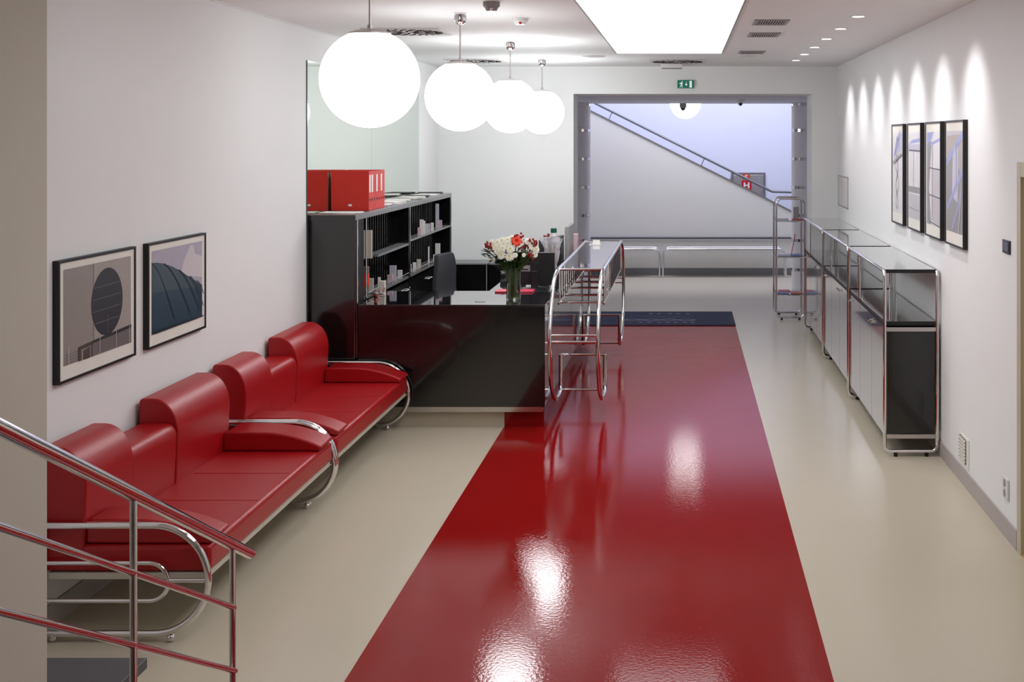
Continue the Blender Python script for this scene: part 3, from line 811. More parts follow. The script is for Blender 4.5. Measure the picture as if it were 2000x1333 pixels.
# leaflets and cards standing on the shelves
def card(Y, x0, x1, h, z, m, label, name='leaflet', th=0.012, cat='leaflet', lean=0.0):
    T = MB()
    xm = (x0 + x1) / 2
    T.box(x0, x1, Y, Y + th, z, z + h)
    o = T.build(name, m, None, org=(xm, Y, z), bevel=0.0006, bseg=1)
    tag(o, label, cat, 'leaflets standing on the bookcase shelves')
    return o
SH = -2.513
its = [(11.50, .052, .089, 1.28, 'paper', 'white leaflet on the upper far shelf, nearest to the divider'),
 (11.98, .032, .078, 1.28, 'pink_paper', 'short pinkish card on the upper far shelf left of the tall white pair'),
 (12.09, .035, .147, 1.28, 'paper', 'tallest white leaflet in the upper far shelf cluster'),
 (12.17, .030, .129, 1.28, 'paper', 'second tallest white leaflet in the upper far shelf cluster'),
 (12.28, .028, .082, 1.28, 'lilac_paper', 'small white leaflet right of the tall pair on the upper far shelf'),
 (12.40, .044, .087, 1.28, 'lilac_paper', 'greyish square card on the upper far shelf'),
 (12.58, .030, .084, 1.28, 'paper', 'white leaflet right of the greyish card on the upper far shelf'),
 (12.85, .034, .260, 1.28, 'lilac_paper', 'very tall thin pale strip at the right end of the upper far shelf'),
 (13.02, .053, .082, 1.28, 'pink_paper', 'wide short card at the right end of the upper far shelf'),
 (11.49, .024, .214, .955, 'paper', 'tall narrow white leaflet beside the divider on the lower far shelf'),
 (11.56, .040, .097, .955, 'lilac_paper', 'short white leaflet behind the tall narrow one on the lower far shelf'),
 (11.76, .030, .091, .955, 'paper', 'third white leaflet from the divider on the lower far shelf'),
 (11.97, .038, .100, .955, 'newsprint', 'white leaflet with grey print standing alone on the lower far shelf'),
 (12.37, .012, .188, .955, 'paper', 'thin white strip standing upright on the lower far shelf'),
 (12.68, .022, .080, .955, 'paper', 'small white card left of the chair back on the lower far shelf'),
 (12.92, .050, .173, .955, 'paper', 'tall white card above the office chair back on the lower far shelf'),
 (10.95, .058, .143, .955, 'lilac_paper', 'tall lilac-white card on the lower near shelf'),
 (10.82, .046, .076, .955, 'pink_paper', 'short pinkish leaflet in front of the lilac card on the lower near shelf'),
 (11.18, .042, .080, .955, 'paper', 'white leaflet right of the lilac card on the lower near shelf'),
 (10.15, .038, .120, .955, 'newsprint', 'small white card beside the orange box on the lower near shelf'),
 (10.38, .022, .103, .955, 'paper', 'thin white leaflet on the lower near shelf')]
for (Y, w_, h, z, m_, lb) in its:
    card(Y, SH - w_, SH, h, z, m_, lb)
o = card(10.06, -2.59, -2.505, 0.225, 1.245, 'newsprint', 'folded newspaper page standing upright at the near end of the upper shelf', 'newspaper', 0.02, 'newspaper'); o['group'] = 'upper near shelf papers'
T = thing('storage_box', 'narrow grey box with an orange-red middle standing at the near end of the lower shelf', 'box', (-2.53, 10.0, 0.955))
MB().box(-2.556, -2.516, 9.98, 10.03, 0.955, 1.185).build('body', 'brown_grey', T, bevel=0.002)
MB().box(-2.5565, -2.5155, 9.979, 10.031, 1.03, 1.13).build('band', 'orange_red', T)

# ------------------------------------------------------------------ reception desk
DZ = 0.943
t = thing('reception_desk', 'black lacquered L-shaped reception desk with recessed plinth', 'desk', (-1.8, 9.6, 0))
MB().box(-2.475, -1.057, 9.53, 9.56, 0.165, DZ - 0.012).build('front_panel', 'black_laminate', t, bevel=0.002)
MB().box(-2.47, -1.075, 9.555, 9.575, 0.122, 0.165).build('plinth_strip', 'steel', t)
MB().box(-2.476, -1.055, 9.528, 10.40, DZ - 0.012, DZ).build('desk_top', 'black_glass', t, bevel=0.002)
MB().box(-1.618, -1.055, 10.402, 13.25, DZ - 0.012, DZ).build('wing_top', 'black_glass', t, bevel=0.002)
MB().box(-1.085, -1.057, 9.56, 11.74, 0.165, DZ - 0.012).build('side_panel', 'black_laminate', t)
MB().box(-1.085, -1.057, 11.75, 13.25, 0.165, DZ - 0.012).build('side_panel', 'black_laminate', t)
MB().box(-1.618, -1.085, 13.22, 13.25, 0.0, DZ - 0.012).build('end_panel', 'black_laminate', t)
mb = MB()
mb.use('beige_floor').box(-2.47, RX0, 9.62, 9.70, 0, 0.122)
mb.use('red_floor').box(RX0, -1.073, 9.62, 9.70, 0, 0.122).box(-1.14, -1.073, 9.70, 13.22, 0, 0.122)
mb.build('plinth', None, t)
mb = MB().box(-1.14, -1.085, 9.70, 13.22, 0.122, 0.165).build('plinth_strip', 'steel', t)
MB().lathe([(0.042, 0), (0.042, 0.003), (0.034, 0.004), (0.0, 0.004)], (-1.58, 9.72, DZ), 24).build('cable_grommet', 'grey_plastic', t)
MB().box(-2.47, -1.64, 10.36, 10.38, 0.2, DZ - 0.012).build('inner_panel', 'black_laminate', t)

# low black cabinets along far wall
def lowcab(x0, x1, label):
    T = thing('low_cabinet', label, 'cabinet', ((x0 + x1) / 2, 14.35, 0), 'low black cabinets at the far wall')
    MB().box(x0, x1, 14.15, 14.585, 0.0, 0.785).build('body', 'black_laminate', T)
    MB().box(x0 - 0.003, x1 + 0.003, 14.14, 14.585, 0.786, 0.80).build('top_board', 'grey_edge', T)
    for (a, b) in ((x0 + 0.01, (x0 + x1) / 2 - 0.003), ((x0 + x1) / 2 + 0.003, x1 - 0.01)):
        MB().box(a, b, 14.132, 14.149, 0.05, 0.775).build('door', 'black_laminate', T)
    MB().tube([(x1, 14.135, 0.0), (x1, 14.135, 0.785)], 0.010, 8).build('upright', 'chrome', T)
lowcab(-2.83, -2.22, 'low black cabinet at the far wall, left one behind the office chair')
lowcab(-2.20, -1.66, 'low black cabinet at the far wall, right one behind the flowers')
o = MB().tube([(-2.45, 12.6, 0.72), (-2.30, 12.9, 0.80), (-2.15, 13.2, 0.845), (-1.95, 13.5, 0.81), (-1.9, 13.7, 0.7), (-1.9, 13.9, 0.4), (-1.9, 13.95, 0.005)], 0.006, 8)

# office chair
T = thing('office_chair', 'dark grey high-backed office chair behind the reception desk', 'chair', (-1.93, 11.5, 0))
R = Matrix.Rotation(math.radians(75), 3, 'Z')
def CH(x, y, z): v = R @ Vector((x, y, 0)); return (-1.93 + v.x, 11.5 + v.y, z)
mb = MB(); vs = []; nh = 10
for side in (0, 1):
    for i in range(nh + 1):
        q = i / nh; z = 0.60 + 0.545 * q
        hw = 0.21 * (1 - 0.25 * q ** 4); yb = 0.20 + 0.10 * q + 0.03 * math.sin(q * 5) + side * 0.05
        for k in range(5):
            x = -hw + 2 * hw * k / 4
            vs.append(CH(x, yb - 0.03 * (1 - (2 * k / 4 - 1) ** 2) * (-1), z))
fs = []
n5 = (nh + 1) * 5
for i in range(nh):
    for k in range(4):
        a = i * 5 + k
        fs.append((a, a + 1, a + 6, a + 5)); fs.append((n5 + a, n5 + a + 5, n5 + a + 6, n5 + a + 1))
    fs.append((i * 5, i * 5 + 5, n5 + i * 5 + 5, n5 + i * 5)); fs.append((i * 5 + 4, n5 + i * 5 + 4, n5 + i * 5 + 9, i * 5 + 9))
for k in range(4):
    fs.append((k, n5 + k, n5 + k + 1, k + 1)); a = nh * 5 + k; fs.append((a, a + 1, n5 + a + 1, n5 + a))
mb.add(vs, fs).build('backrest', 'fabric_dark', T, bevel=0.012)
q = [CH(x, y, 0)[:2] for x, y in ((-0.24, -0.24), (0.24, -0.24), (0.24, 0.22), (-0.24, 0.22))]
MB().prism(q, 'z', 0.44, 0.52).build('seat', 'fabric_dark', T, bevel=0.03, bseg=4)
MB().tube([CH(0, 0.1, 0.44), CH(0, 0.27, 0.46), CH(0, 0.29, 0.70)], 0.018).build('back_support', 'black_matte', T)
MB().tube([CH(0, 0, 0.09), CH(0, 0, 0.44)], 0.025).build('column', 'black_matte', T)
for k in range(5):
    a = 2 * math.pi * k / 5
    l = MB().tube([CH(0, 0, 0.10), CH(0.28 * math.cos(a), 0.28 * math.sin(a), 0.065)], 0.018).build('base_arm', 'black_matte', T)
    c = CH(0.28 * math.cos(a), 0.28 * math.sin(a), 0.027)
    MB().ball(c, 0.027, 12, 8).build('caster', 'rubber', l)

# ------------------------------------------------------------------ desk-top things
T = thing('flower_vase', 'clear glass vase half full of water on the desk corner', 'vase', (-1.336, 9.83, DZ))
vx, vy = -1.336, 9.83
pr = [(0.0, 0.0), (0.057, 0.0), (0.058, 0.01), (0.055, 0.12), (0.057, 0.25), (0.054, 0.25), (0.052, 0.12), (0.054, 0.012), (0.0, 0.012)]
MB().lathe([(r, h) for r, h in pr], (vx, vy, DZ + 0.0005), 36).build('glass_body', 'glass', T)
MB().lathe([(0.0, 0.013), (0.0535, 0.013), (0.0515, 0.115), (0.0, 0.115)], (vx, vy, DZ + 0.0005), 36).build('water', 'water', T)

def head_pos(px, pz, dy=0.0):
    return ((px - 1336) / 250.0 - 0.0, vy + dy, 2.2 - (pz - 272) / 250.0)
# measured head spots (metres): x, z around the vase
def S(u, v): return ((900 + u / 7.4 - 1336) / 249.0, 2.2 - (440 + v / 7.4 - 272) / 249.0)
def stem(mbm, c):
    b = (vx + random.uniform(-0.03, 0.03), vy + random.uniform(-0.03, 0.03), DZ + 0.02)
    m_ = (vx + (c[0] - vx) * 0.15, vy + (c[1] - vy) * 0.15, DZ + 0.24)
    pts = []
    for i in range(9):
        q = i / 8
        pts.append(tuple((1 - q) ** 2 * b[j] + 2 * q * (1 - q) * m_[j] + q * q * c[j] for j in range(3)))
    mbm.tube(pts, 0.0028, 6)
def mum(c, r, d, lab):
    T = thing('chrysanthemum', lab, 'flower', c, 'white chrysanthemums in the vase')
    d = Vector(d).normalized()
    u = d.orthogonal().normalized(); v = d.cross(u)
    C = Vector(c)
    mb = MB()
    for ring, (n, rr, lift) in enumerate(((16, 1.0, 0.0), (14, 0.82, 0.25), (10, 0.58, 0.42))):
        for i in range(n):
            a = 2 * math.pi * (i + 0.5 * ring) / n + random.uniform(-0.08, 0.08)
            rad = u * math.cos(a) + v * math.sin(a); tn = u * -math.sin(a) + v * math.cos(a)
            L = r * rr * random.uniform(0.9, 1.05); wd = r * 0.17
            p0 = C + rad * r * 0.12 + d * r * 0.05
            p1 = C + rad * L * 0.6 + d * r * (lift * 0.8)
            p2 = C + rad * L + d * r * (lift * 0.6)
            mb.add([p0 - tn * wd * 0.4, p0 + tn * wd * 0.4, p1 + tn * wd, p2 + tn * wd * 0.45, p2 - tn * wd * 0.45, p1 - tn * wd], [(0, 1, 2, 5), (5, 2, 3, 4)])
    mb.build('petals', 'petal_white', T, fix=False)
    MB().ball(tuple(C + d * r * 0.16), r * 0.22, 10, 6).build('flower_eye', 'flower_eye', T)
    s = MB(); stem(s, c); s.build('stem', 'stem_green', T)
W = [(470, 240, 1), (560, 232, 1), (625, 205, 1), (700, 195, 1), (765, 172, .9), (640, 310, 1.1), (565, 352, 1), (530, 300, .9), (712, 245, 1), (750, 322, 1.1), (620, 405, 1.1), (590, 268, .9), (740, 430, 1.1), (822, 408, .6), (1062, 290, 1.1), (1105, 335, .9), (1090, 405, .8), (492, 475, .6), (872, 262, .7), (985, 218, .9), (940, 408, .5)]
ORD = ['leftmost', 'second from left', 'third from left', 'fourth from left', 'fifth from left', 'sixth from left', 'seventh from left', 'eighth from left', 'ninth from left', 'tenth from left', 'eleventh from left', 'twelfth from left', 'thirteenth from left', 'fourteenth from left', 'fifteenth from left', 'rightmost']
def rowlabels(pts, cuts, names):
    out = {}
    for j, nm_ in enumerate(names):
        row = sorted([i for i, p in enumerate(pts) if cuts[j] <= p[1] < cuts[j + 1]], key=lambda i: pts[i][0])
        for q, i in enumerate(row): out[i] = nm_ + ', ' + ('rightmost' if q == len(row) - 1 and q else ORD[q])
    return out
RL = rowlabels(W, [0, 215, 280, 345, 999], ['top row', 'second row', 'third row', 'lowest row'])
for i_, (u, v, k) in enumerate(W):
    x, z = S(u, v)
    dx = (x - vx) / 0.22; dz = (z - 1.33) / 0.14
    dy = -0.13 * math.sqrt(max(0.02, 1 - min(0.98, dx * dx + dz * dz)))
    mum((x, vy + dy, z), 0.034 * k, (dx * 0.8, -1.0, dz * 0.5 + 0.35), 'white chrysanthemum in the vase bouquet, ' + RL[i_])
def berries(c, lab):
    T = thing('berry_sprig', lab, 'flower', c, 'red berry sprigs in the vase')
    mb = MB()
    for i in range(7):
        mb.ball((c[0] + random.uniform(-.02, .02), c[1] + random.uniform(-.02, .02), c[2] + random.uniform(-.02, .025)), 0.0085, 8, 6, (1, 1, 1.25))
    mb.build('berries', 'berry_red', T)
    s = MB(); stem(s, c); s.build('stem', 'stem_green', T)
BP = [(415, 265), (440, 290), (485, 325), (950, 240), (1050, 222), (905, 320), (1012, 395), (1035, 440), (830, 145), (892, 150), (680, 375), (960, 310), (1085, 245)]
RL = rowlabels(BP, [0, 230, 300, 999], ['highest ones', 'middle height', 'low ones'])
for i_, (u, v) in enumerate(BP):
    x, z = S(u, v)
    berries((x, vy - 0.07 + random.uniform(-0.04, 0.04), z), 'dark red berry sprig in the vase bouquet, ' + RL[i_])
x, z = S(835, 215)
T = thing('lily', 'single large orange-red flower at the top of the vase bouquet', 'flower', (x, vy - 0.11, z))
mb = MB(); C = Vector((x, vy - 0.11, z)); d = Vector((0.1, -1, 0.4)).normalized(); u_ = d.orthogonal().normalized(); v_ = d.cross(u_)
for i in range(9):
    a = 2 * math.pi * i / 9; rad = u_ * math.cos(a) + v_ * math.sin(a); tn = u_ * -math.sin(a) + v_ * math.cos(a)
    L = 0.052 if i % 2 else 0.042
    p = [C, C + rad * L * 0.35 + d * 0.02, C + rad * L * 0.7 + d * 0.022, C + rad * L + d * 0.008]
    wd = [0.002, 0.012, 0.014, 0.002]
    vs = []
    for k in range(4): vs += [p[k] - tn * wd[k], p[k] + tn * wd[k]]
    mb.add(vs, [(0, 1, 3, 2), (2, 3, 5, 4), (4, 5, 7, 6)])
mb.build('petals', 'lily_red', T, fix=False)
s = MB(); stem(s, (x, vy - 0.11, z)); s.build('stem', 'stem_green', T)
def sprig(c, lab):
    T = thing('leafy_sprig', lab, 'foliage', c, 'green sprigs in the vase')
    mb = MB(); C = Vector(c)
    base = Vector((vx, vy, DZ + 0.24))
    for i in range(20):
        q = 0.10 + 0.90 * i / 19
        p = base.lerp(C, q)
        if i % 2: p = C + Vector((random.uniform(-.035, .035), random.uniform(-.03, .03), random.uniform(-.045, .01)))
        a = random.uniform(0, 6.28); dr = Vector((math.cos(a), math.sin(a) * 0.8 - 0.3, random.uniform(-0.3, 0.5))).normalized()
        sd = dr.cross(Vector((random.uniform(-.4, .4), 0.5, 1))).normalized()
        L = random.uniform(0.04, 0.07); wd = L * 0.26
        mb.add([p, p + dr * L * 0.5 + sd * wd, p + dr * L, p + dr * L * 0.5 - sd * wd], [(0, 1, 2, 3)])
    mb.build('leaves', 'leaf_green', T, fix=False)
    s = MB(); stem(s, c); s.build('stem', 'stem_green', T)
SP = [(400, 350), (450, 400), (510, 440), (555, 500), (620, 530), (700, 540), (770, 520), (840, 500), (900, 440), (960, 480), (860, 380), (680, 460), (1010, 470), (590, 580), (930, 400), (810, 570)]
RL = rowlabels(SP, [0, 999], ['in order across'])
for i_, (u, v) in enumerate(SP):
    x, z = S(u, v)
    sprig((x, vy + random.uniform(-0.09, 0.05), z), 'dark green leafy sprig under the flowers, ' + RL[i_].split(', ')[1])

def simple(name, mb, m, label, cat, org, group=None, bevel=0.002):
    o = mb.build(name, m, None, org=org, bevel=bevel)
    return tag(o, label, cat, group)
simple('folder', MB().box(-1.55, -1.24, 10.27, 10.44, DZ + 0.0005, DZ + 0.012), 'folder_pink', 'red folder lying on the desk behind the vase', 'folder', (-1.39, 10.36, DZ))
T = thing('telephone', 'dark grey desk telephone left of the vase, on the desk wing', 'telephone', (-1.53, 11.0, DZ))
MB().prism([(10.9, DZ + 0.0005), (11.12, DZ + 0.0005), (11.12, DZ + 0.075), (10.9, DZ + 0.03)], 'x', -1.60, -1.40).build('body', 'fabric_dark', T, bevel=0.006)
MB().box(-1.60, -1.555, 10.90, 11.10, DZ + 0.06, DZ + 0.095).build('handset', 'dark_bezel', T, bevel=0.01)
# monitor seen from behind
def monitor(x0, x1, y, z0, z1, label, rz=0.0, m='black_matte', badge=False, arm=True):
    cx = (x0 + x1) / 2
    T = thing('monitor', label, 'monitor', (cx, y, DZ))
    MB().box(x0, x1, y, y + 0.045, z0, z1).build('screen_housing', m, T, bevel=0.006)
    MB().box(x0 + 0.012, x1 - 0.012, y + 0.045, y + 0.047, z0 + 0.012, z1 - 0.012).build('screen', 'screen_grey', T)
    MB().box(cx - 0.03, cx + 0.03, y - 0.03, y, DZ + 0.01, z0 + 0.12).build('neck', 'dark_bezel', T, bevel=0.004)
    MB().lathe([(0.11, 0.0005), (0.11, 0.008), (0.03, 0.016), (0, 0.016)], (cx, y + 0.0, DZ), 32).build('base', 'dark_bezel', T)
    if badge:
        s = MB().use('grey_plastic').box(x0 + 0.045, x0 + 0.125, y - 0.002, y, z0 + 0.115, z0 + 0.165)
        s.use('dark_bezel').box(x0 + 0.065, x0 + 0.11, y - 0.003, y - 0.002, z0 + 0.125, z0 + 0.135)
        s.build('rear_sticker', None, T)
    T.rotation_euler.z = rz
    return T
monitor(-1.42, -1.09, 10.55, 0.975, 1.248, 'black computer monitor seen from behind, right of the flowers', 0.0, 'black_matte', True)
T = thing('printer', 'dark box-shaped printer with a raised sloping lid behind the black monitor', 'printer', (-1.24, 11.55, DZ))
MB().box(-1.33, -1.12, 11.45, 11.72, DZ + 0.0005, 1.22).build('body', 'black_matte', T, bevel=0.006)
MB().prism([(-1.33, 1.221), (-1.12, 1.221), (-1.12, 1.31), (-1.33, 1.275)], 'y', 11.47, 11.70).build('lid', 'fabric_dark', T, bevel=0.004)
T = thing('bottle', 'small white bottle with a dark green cap standing on the printer', 'bottle', (-1.205, 11.6, 1.31))
MB().lathe([(0.0, 0.0), (0.025, 0.0), (0.025, 0.03), (0.022, 0.035), (0, 0.035)], (-1.205, 11.6, 1.303), 24).build('body', 'white_plastic', T)
MB().lathe([(0.028, 0.035), (0.028, 0.075), (0.0, 0.075)], (-1.205, 11.6, 1.303), 24).build('cap', 'bottle_green', T)
mb = MB()
for i in range(9): mb.ball((-1.275 + random.uniform(-.03, .03), 11.58 + random.uniform(-.02, .02), 1.30 + random.uniform(0.0, .022)), 0.009, 8, 6)
simple('berry_cluster', mb, 'berry_red', 'small cluster of red berries lying on the printer lid', 'berries', (-1.275, 11.58, 1.29), bevel=0)
# side-on grey monitor
T = thing('monitor', 'tall grey monitor seen edge-on at the far end of the desk wing', 'monitor', (-1.12, 12.3, DZ))
MB().box(-1.135, -1.095, 11.95, 12.45, 0.99, 1.37).build('screen_housing', 'grey_plastic', T, bevel=0.008)
MB().box(-1.137, -1.135, 11.97, 12.43, 1.01, 1.35).build('screen', 'dark_bezel', T)
MB().box(-1.12, -1.09, 12.17, 12.23, DZ + 0.01, 1.08).build('neck', 'dark_bezel', T)
MB().box(-1.22, -1.07, 12.08, 12.32, DZ + 0.0005, DZ + 0.012).build('base', 'dark_bezel', T, bevel=0.004)
simple('brochure_box', MB().box(-1.17, -1.08, 12.75, 12.85, DZ + 0.0005, 1.235), 'pink_paper', 'upright pinkish brochure box at the far end of the desk wing', 'box', (-1.12, 12.8, DZ))
# cellophane wrapped bunch
T = thing('wrapped_bouquet', 'bunch wrapped in crumpled clear cellophane standing beside the counter rail', 'bouquet', (-1.155, 10.95, DZ))
mb = MB(); vs = []; fs = []; n, mrow = 26, 14
for i in range(mrow + 1):
    q = i / mrow
    r = 0.018 + 0.055 * q + (0.0 if q < 0.9 else 0.012)
    for k in range(n):
        a = 2 * math.pi * k / n
        rr = r * (1 + 0.22 * math.sin(5 * a + 3 * q) + random.uniform(-0.12, 0.12))
        vs.append((-1.155 + rr * math.cos(a), 10.95 + rr * math.sin(a) * 1.3, DZ + 0.003 + 0.395 * q + random.uniform(-0.006, 0.006) * (0 < i)))
for i in range(mrow):
    for k in range(n):
        k2 = (k + 1) % n
        fs.append((i * n + k, i * n + k2, (i + 1) * n + k2, (i + 1) * n + k))
mb.add(vs, fs).build('cellophane_wrap', 'cellophane', T, fix=False, angle=12)
mb = MB()
for i in range(7):
    a = random.uniform(0, 6.28); mb.tube([(-1.155, 10.95, DZ + 0.01), (-1.155 + 0.03 * math.cos(a), 10.95 + 0.035 * math.sin(a), DZ + 0.33)], 0.0035, 6)
mb.build('stems', 'stem_green', T)
mb = MB()
for i in range(12): mb.ball((-1.155 + random.uniform(-.035, .035), 10.95 + random.uniform(-.03, .03), DZ + random.uniform(0.15, .34)), 0.009, 8, 6)
mb.build('berries', 'berry_red', T)

# model aeroplane on desk
T = thing('model_airplane', 'small silver model airplane on the desk beside the bookcase end', 'model', (-2.44, 9.85, DZ))
ax, ay, az = -2.405, 9.83, DZ + 0.05
prof = [(0.0, -0.06), (0.006, -0.055), (0.009, -0.04), (0.009, 0.03), (0.006, 0.05), (0.0, 0.065)]
mb = MB().lathe([(r, h) for r, h in prof], (ax, ay, az), 16, 'x')
mb.build('fuselage', 'steel', T)
MB().prism([(ax - 0.015, ay), (ax + 0.015, ay), (ax + 0.035, ay + 0.09), (ax + 0.02, ay + 0.09)], 'z', az - 0.003, az).build('wing', 'steel', T)
MB().prism([(ax - 0.015, ay), (ax + 0.015, ay), (ax + 0.035, ay - 0.09), (ax + 0.02, ay - 0.09)], 'z', az - 0.003, az).build('wing', 'steel', T)
MB().prism([(ax + 0.03, az), (ax + 0.055, az), (ax + 0.065, az + 0.045), (ax + 0.052, az + 0.045)], 'y', ay - 0.0015, ay + 0.0015).build('tail_fin', 'steel', T)
MB().prism([(ax - 0.025, az), (ax - 0.003, az), (ax + 0.002, az + 0.035), (ax - 0.004, az + 0.035)], 'y', ay - 0.0015, ay + 0.0015).build('antenna_fin', 'steel', T)
MB().tube([(ax, ay, az), (ax, ay, DZ + 0.006)], 0.003, 8).build('stand_rod', 'steel', T)
MB().lathe([(0.025, 0.0005), (0.025, 0.006), (0, 0.006)], (ax, ay, DZ), 20).build('stand_base', 'steel', T)
o = simple('tube_box', MB().box(-2.44, -2.40, 10.05, 10.10, DZ + 0.0005, DZ + 0.12), 'newsprint', 'small white box standing on the desk in front of the near shelf', 'box', (-2.42, 10.07, DZ))
o = simple('small_ornament', MB().ball((-2.452, 10.0, DZ + 0.022), 0.022, 14, 8), 'orange_red', 'little orange-red ball beside the white box on the desk', 'ornament', (-2.452, 10.0, DZ), bevel=0)

# ------------------------------------------------------------------ chrome counter
T = thing('counter_table', 'tall chrome tube counter with black glass top along the reception desk', 'counter', (-0.84, 11.47, 0))
CY = 11.475
def sidepath(x):
    pts = []
    near = [(10.32, 0.43), (10.32, 0.145), (10.12, 0.13)]
    def semi(sgn):
        out = []
        for i in range(25):
            a = math.pi * i / 24
            yy = 10.12 - 0.64 * math.sin(a) ** 0.85 if math.sin(a) > 0 else 10.12
            zz = 0.64 - 0.51 * math.cos(a)
            out.append((yy, zz))
        return out
    s = semi(1)
    full = [near[0]] + [(p.x, p.y) for p in fillet([Vector((10.32, 0.43, 0)), Vector((10.32, 0.135, 0)), Vector((10.12, 0.13, 0))], 0.05)][1:] + s[1:]
    mir = [(2 * CY - y, z) for y, z in full][::-1]
    return [(x, y, z) for y, z in full + mir]
RT = 0.0165
for x in (-1.015, -0.65):
    MB().tube(sidepath(x), RT, 16).build('side_frame', 'chrome', T)
    MB().tube([(x, 10.14, 0.87), (x, 2 * CY - 10.14, 0.87)], 0.009, 10).build('lower_rail', 'chrome', T)
    for i in range(14):
        y = 10.24 + i * (2.47 / 13)
        MB().tube([(x, y, 0.87), (x, y, 1.15)], 0.0075, 8).build('slat', 'chrome', T)
def bar(y, z, r=0.010): MB().tube([(-1.015, y, z), (-0.65, y, z)], r, 12).build('crossbar', 'chrome', T)
for y, z in ((9.485, 0.715), (9.485, 0.665), (10.32, 0.43), (10.30, 0.145), (10.14, 1.148)):
    bar(y, z); bar(2 * CY - y, z)
for y in (10.25, 10.72, 11.24, 11.72, 12.16, 12.70): bar(y, 0.87, 0.0095)
MB().box(-1.0, -0.665, 10.15, 12.80, 1.140, 1.154).build('glass_top', 'black_glass', T, bevel=0.002)
for y in (10.6, 12.3):
    MB().box(-1.0545, -1.015, y, y + 0.03, 0.855, 0.885).build('wall_bracket', 'steel', T)
T = thing('card_stand', 'small white card stand on the far end of the black glass counter', 'sign', (-0.88, 12.45, 1.154))
MB().box(-0.94, -0.82, 12.40, 12.50, 1.1545, 1.158).build('base', 'white_plastic', T)
MB().prism([(12.43, 1.158), (12.44, 1.158), (12.47, 1.20), (12.462, 1.20)], 'x', -0.905, -0.835).build('card', 'paper', T)

# ------------------------------------------------------------------ entrance mat
T = thing('door_mat', 'dark blue entrance mat with a pale braided pattern at the end of the red lane', 'mat', (-0.2, 15.4, 0))
MB().box(-1.26, 0.61, 14.80, 15.95, 0.0, 0.010).build('pile', 'mat_blue', T, bevel=0.003)
mb = MB()
mb.box(-1.26, 0.61, 14.80, 14.84, 0.0102, 0.011).box(-1.26, 0.61, 15.91, 15.95, 0.0102, 0.011).box(0.58, 0.61, 14.84, 15.91, 0.0102, 0.011).box(-1.26, -1.23, 14.84, 15.91, 0.0102, 0.011)
mb.build('border', 'mat_border', T)
for ph in (0, math.pi):
    pr = None; mb = MB()
    for i in range(49):
        x = -0.73 + 0.87 * i / 48; amp = 0.075
        y = 15.21 + amp * math.sin(ph + (x + 0.73) / 0.87 * math.pi * 4)
        if pr:
            q = ln(pr[0], pr[1], x, y, 0.035 if ph == 0 else 0.026)
            mb.prism(q, 'z', 0.0102, 0.0112 + (0.0002 if ph else 0))
        pr = (x, y)
    mb.build('braid_band', 'mat_grey', T)
for ph in (0,):
    pr = None; mb = MB()
    for i in range(33):
        x = -0.68 + 0.8 * i / 32; y = 15.5 + 0.05 * math.sin((x + 0.7) * 9)
        if pr: mb.prism(ln(pr[0], pr[1], x, y, 0.010), 'z', 0.0102, 0.011)
        pr = (x, y)
    mb.build('wave_line', 'mat_grey', T)
for x in (-0.44, -0.34, -0.20, -0.10, 0.02): MB().box(x, x + 0.05, 15.72, 15.78, 0.0102, 0.011).build('letter_mark', 'mat_grey', T)
for x in (-0.54, -0.44, -0.32, -0.22, -0.12, -0.01, 0.08): MB().box(x, x + 0.045, 14.98, 15.03, 0.0102, 0.011).build('letter_mark', 'mat_grey', T)

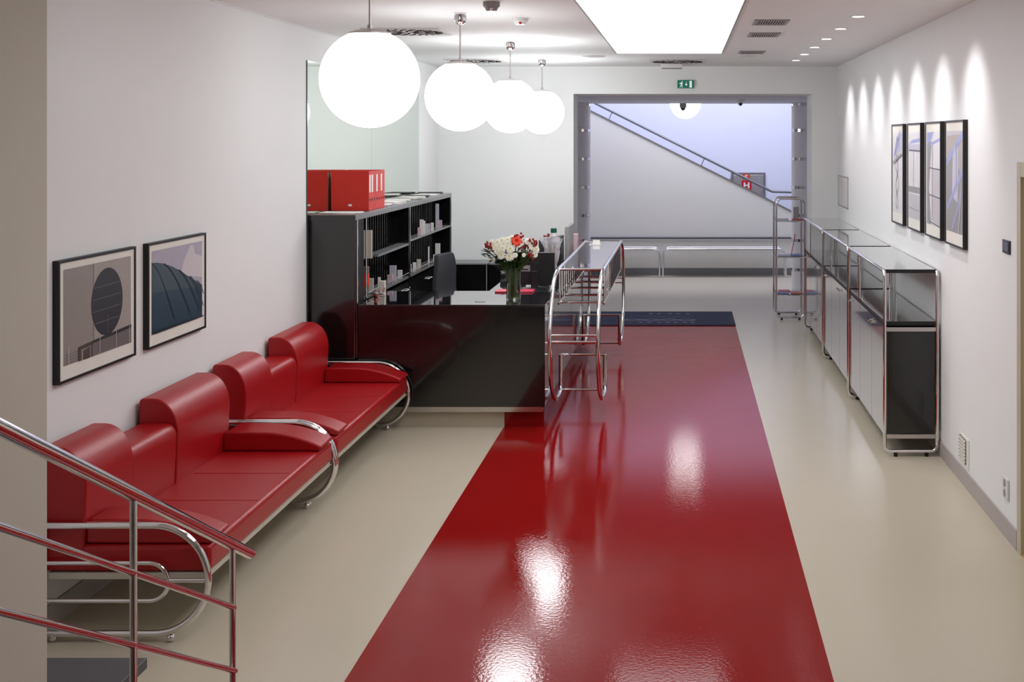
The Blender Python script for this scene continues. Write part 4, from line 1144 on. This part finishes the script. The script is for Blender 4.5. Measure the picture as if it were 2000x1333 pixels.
# ------------------------------------------------------------------ sideboards on right
def sideboard(y0, label):
    T = thing('sideboard', label, 'sideboard', (1.57, y0, 0), 'chrome tube sideboards along the right wall')
    L = 1.93; xa, xb = 1.393, 1.757; zt, zb = 1.30, 0.035
    r = 0.0125
    for y in (y0 + 0.013, y0 + L - 0.02):
        pts = [(xa, y0 + L / 2, zt - r), (xa, y, zt - r), (xa, y, zb), (xb, y, zb), (xb, y, zt - r), (xb, y0 + L / 2, zt - r)]
        MB().tube(fillet(pts, 0.045), r, 14).build('tube_frame', 'chrome', T)
        for x in (xa + 0.075, xb - 0.075):
            MB().lathe([(0.014, 0), (0.014, 0.024)], (x, y, 0), 14).build('foot', 'rubber', T)
    ya, yb = y0 + 0.03, y0 + L - 0.06
    for nm_, a_, b_, z0_, z1_ in (('top_board', xa + 0.006, xb - 0.006, 1.270, 1.296), ('middle_board', xa + 0.004, xb - 0.012, 0.905, 0.935)):
        bd = MB().use('black_matte').box(a_, b_, ya, yb, z0_, z1_ - 0.003)
        bd.use('black_glass').box(a_, b_, ya, yb, z1_ - 0.003, z1_)
        bd.build(nm_, None, T)
    for z in (0.868, 0.125):
        MB().box(xa + 0.012, xb - 0.012, y0 + 0.004, y0 + 0.012, z, z + 0.028).build('end_bar', 'satin_metal', T)
    c = MB()
    c.box(xa + 0.022, xb - 0.014, ya - 0.006, ya + 0.016, 0.155, 0.866).box(xa + 0.022, xb - 0.014, yb - 0.016, yb, 0.155, 0.904)
    c.box(xa + 0.022, xb - 0.014, ya + 0.016, yb - 0.016, 0.155, 0.175).box(xb - 0.02, xb - 0.014, ya + 0.016, yb - 0.016, 0.175, 0.904)
    c.build('cabinet_body', 'black_lacquer', T)
    for k in range(3):
        p = ya + (yb - ya) * k / 3 + 0.0035; q = ya + (yb - ya) * (k + 1) / 3 - 0.0035
        d_ = MB().box(xa + 0.004, xa + 0.021, p, q, 0.135, 0.898).build('door', 'door_gloss', T)
        yk = q - 0.05 if k % 2 == 0 else p + 0.05
        MB().lathe([(0.008, 0.0), (0.008, -0.012), (0.012, -0.014), (0.012, -0.022), (0, -0.022)], (xa + 0.004, yk, 0.85), 14, 'x').build('knob', 'chrome', d_)
    ym = ya + (yb - ya) * 2 / 3
    for x in (xa, ):
        MB().tube([(x, ym, 0.92), (x, ym, zt - 0.03)], 0.008, 10).build('upright', 'chrome', T)
    MB().tube([(xb - 0.03, yb - 0.05, 0.935), (xb - 0.03, yb - 0.05, 1.27)], 0.009, 10).build('upright', 'chrome', T)
    return T
sideboard(8.69, 'chrome tube sideboard with black top and glossy doors, nearest of three')
sideboard(10.62, 'chrome tube sideboard with black top and glossy doors, middle of three')
sideboard(12.55, 'chrome tube sideboard with black top and glossy doors, farthest of three')

# ------------------------------------------------------------------ chrome rack
T = thing('display_rack', 'tall chrome tube display rack with clear shelves at the end of the sideboards', 'rack', (1.29, 15.45, 0))
for y in (15.28, 15.72):
    MB().tube(loop_fillet([(1.125, y, 0.03), (1.125, y, 1.478), (1.470, y, 1.478), (1.470, y, 0.03)], 0.07), 0.012, 12, closed=True).build('loop_frame', 'chrome', T)
    for x in (1.19, 1.405): MB().lathe([(0.013, 0), (0.013, 0.02)], (x, y, 0), 12).build('foot', 'rubber', T)
for x in (1.125, 1.470):
    for z in (0.30, 0.76, 1.20):
        MB().tube([(x, 15.28, z), (x, 15.72, z)], 0.006, 8).build('side_bar', 'chrome', T)
for z in (0.30, 0.76, 1.20):
    for y in (15.28, 15.72): MB().tube([(1.125, y, z), (1.470, y, z)], 0.006, 8).build('shelf_bar', 'chrome', T)
    MB().box(1.13, 1.465, 15.285, 15.715, z + 0.006, z + 0.012).build('shelf', 'rack_glass', T)
k = 0
mg = [(1.15, 15.32, 0.30, 'magazine_blue', 'blue magazine lying on the lowest rack shelf, left'), (1.31, 15.33, 0.30, 'magazine_red', 'red magazine lying on the lowest rack shelf, right front'),
      (1.18, 15.53, 0.30, 'magazine_red', 'red magazine lying on the lowest rack shelf, rear'), (1.16, 15.34, 0.76, 'lilac_paper', 'pale magazine lying on the middle rack shelf, left'),
      (1.31, 15.36, 0.76, 'magazine_blue', 'blue magazine lying on the middle rack shelf, right'), (1.33, 15.35, 1.20, 'magazine_red', 'red booklet lying on the top rack shelf'),
      (1.15, 15.40, 1.20, 'paper', 'white leaflet lying on the top rack shelf')]
for (x, y, z, m_, lb) in mg:
    simple('magazine', MB().box(x, x + 0.135, y, y + 0.17, z + 0.0125, z + 0.020), m_, lb, 'magazine', (x + 0.07, y + 0.1, z + 0.0125), 'magazines on the rack')
simple('card_holder', MB().box(1.36, 1.43, 15.60, 15.62, 1.2125, 1.36), 'grey_plastic', 'upright grey leaflet standing on the top rack shelf', 'leaflet', (1.4, 15.61, 1.2125))
o = MB().tube([(1.33, 15.56, 0.775), (1.39, 15.68, 1.02)], 0.006, 8).build('pencil', 'magazine_red', None, org=(1.33, 15.56, 0.775))
tag(o, 'thin red stick leaning on the middle shelf of the chrome rack', 'stick')
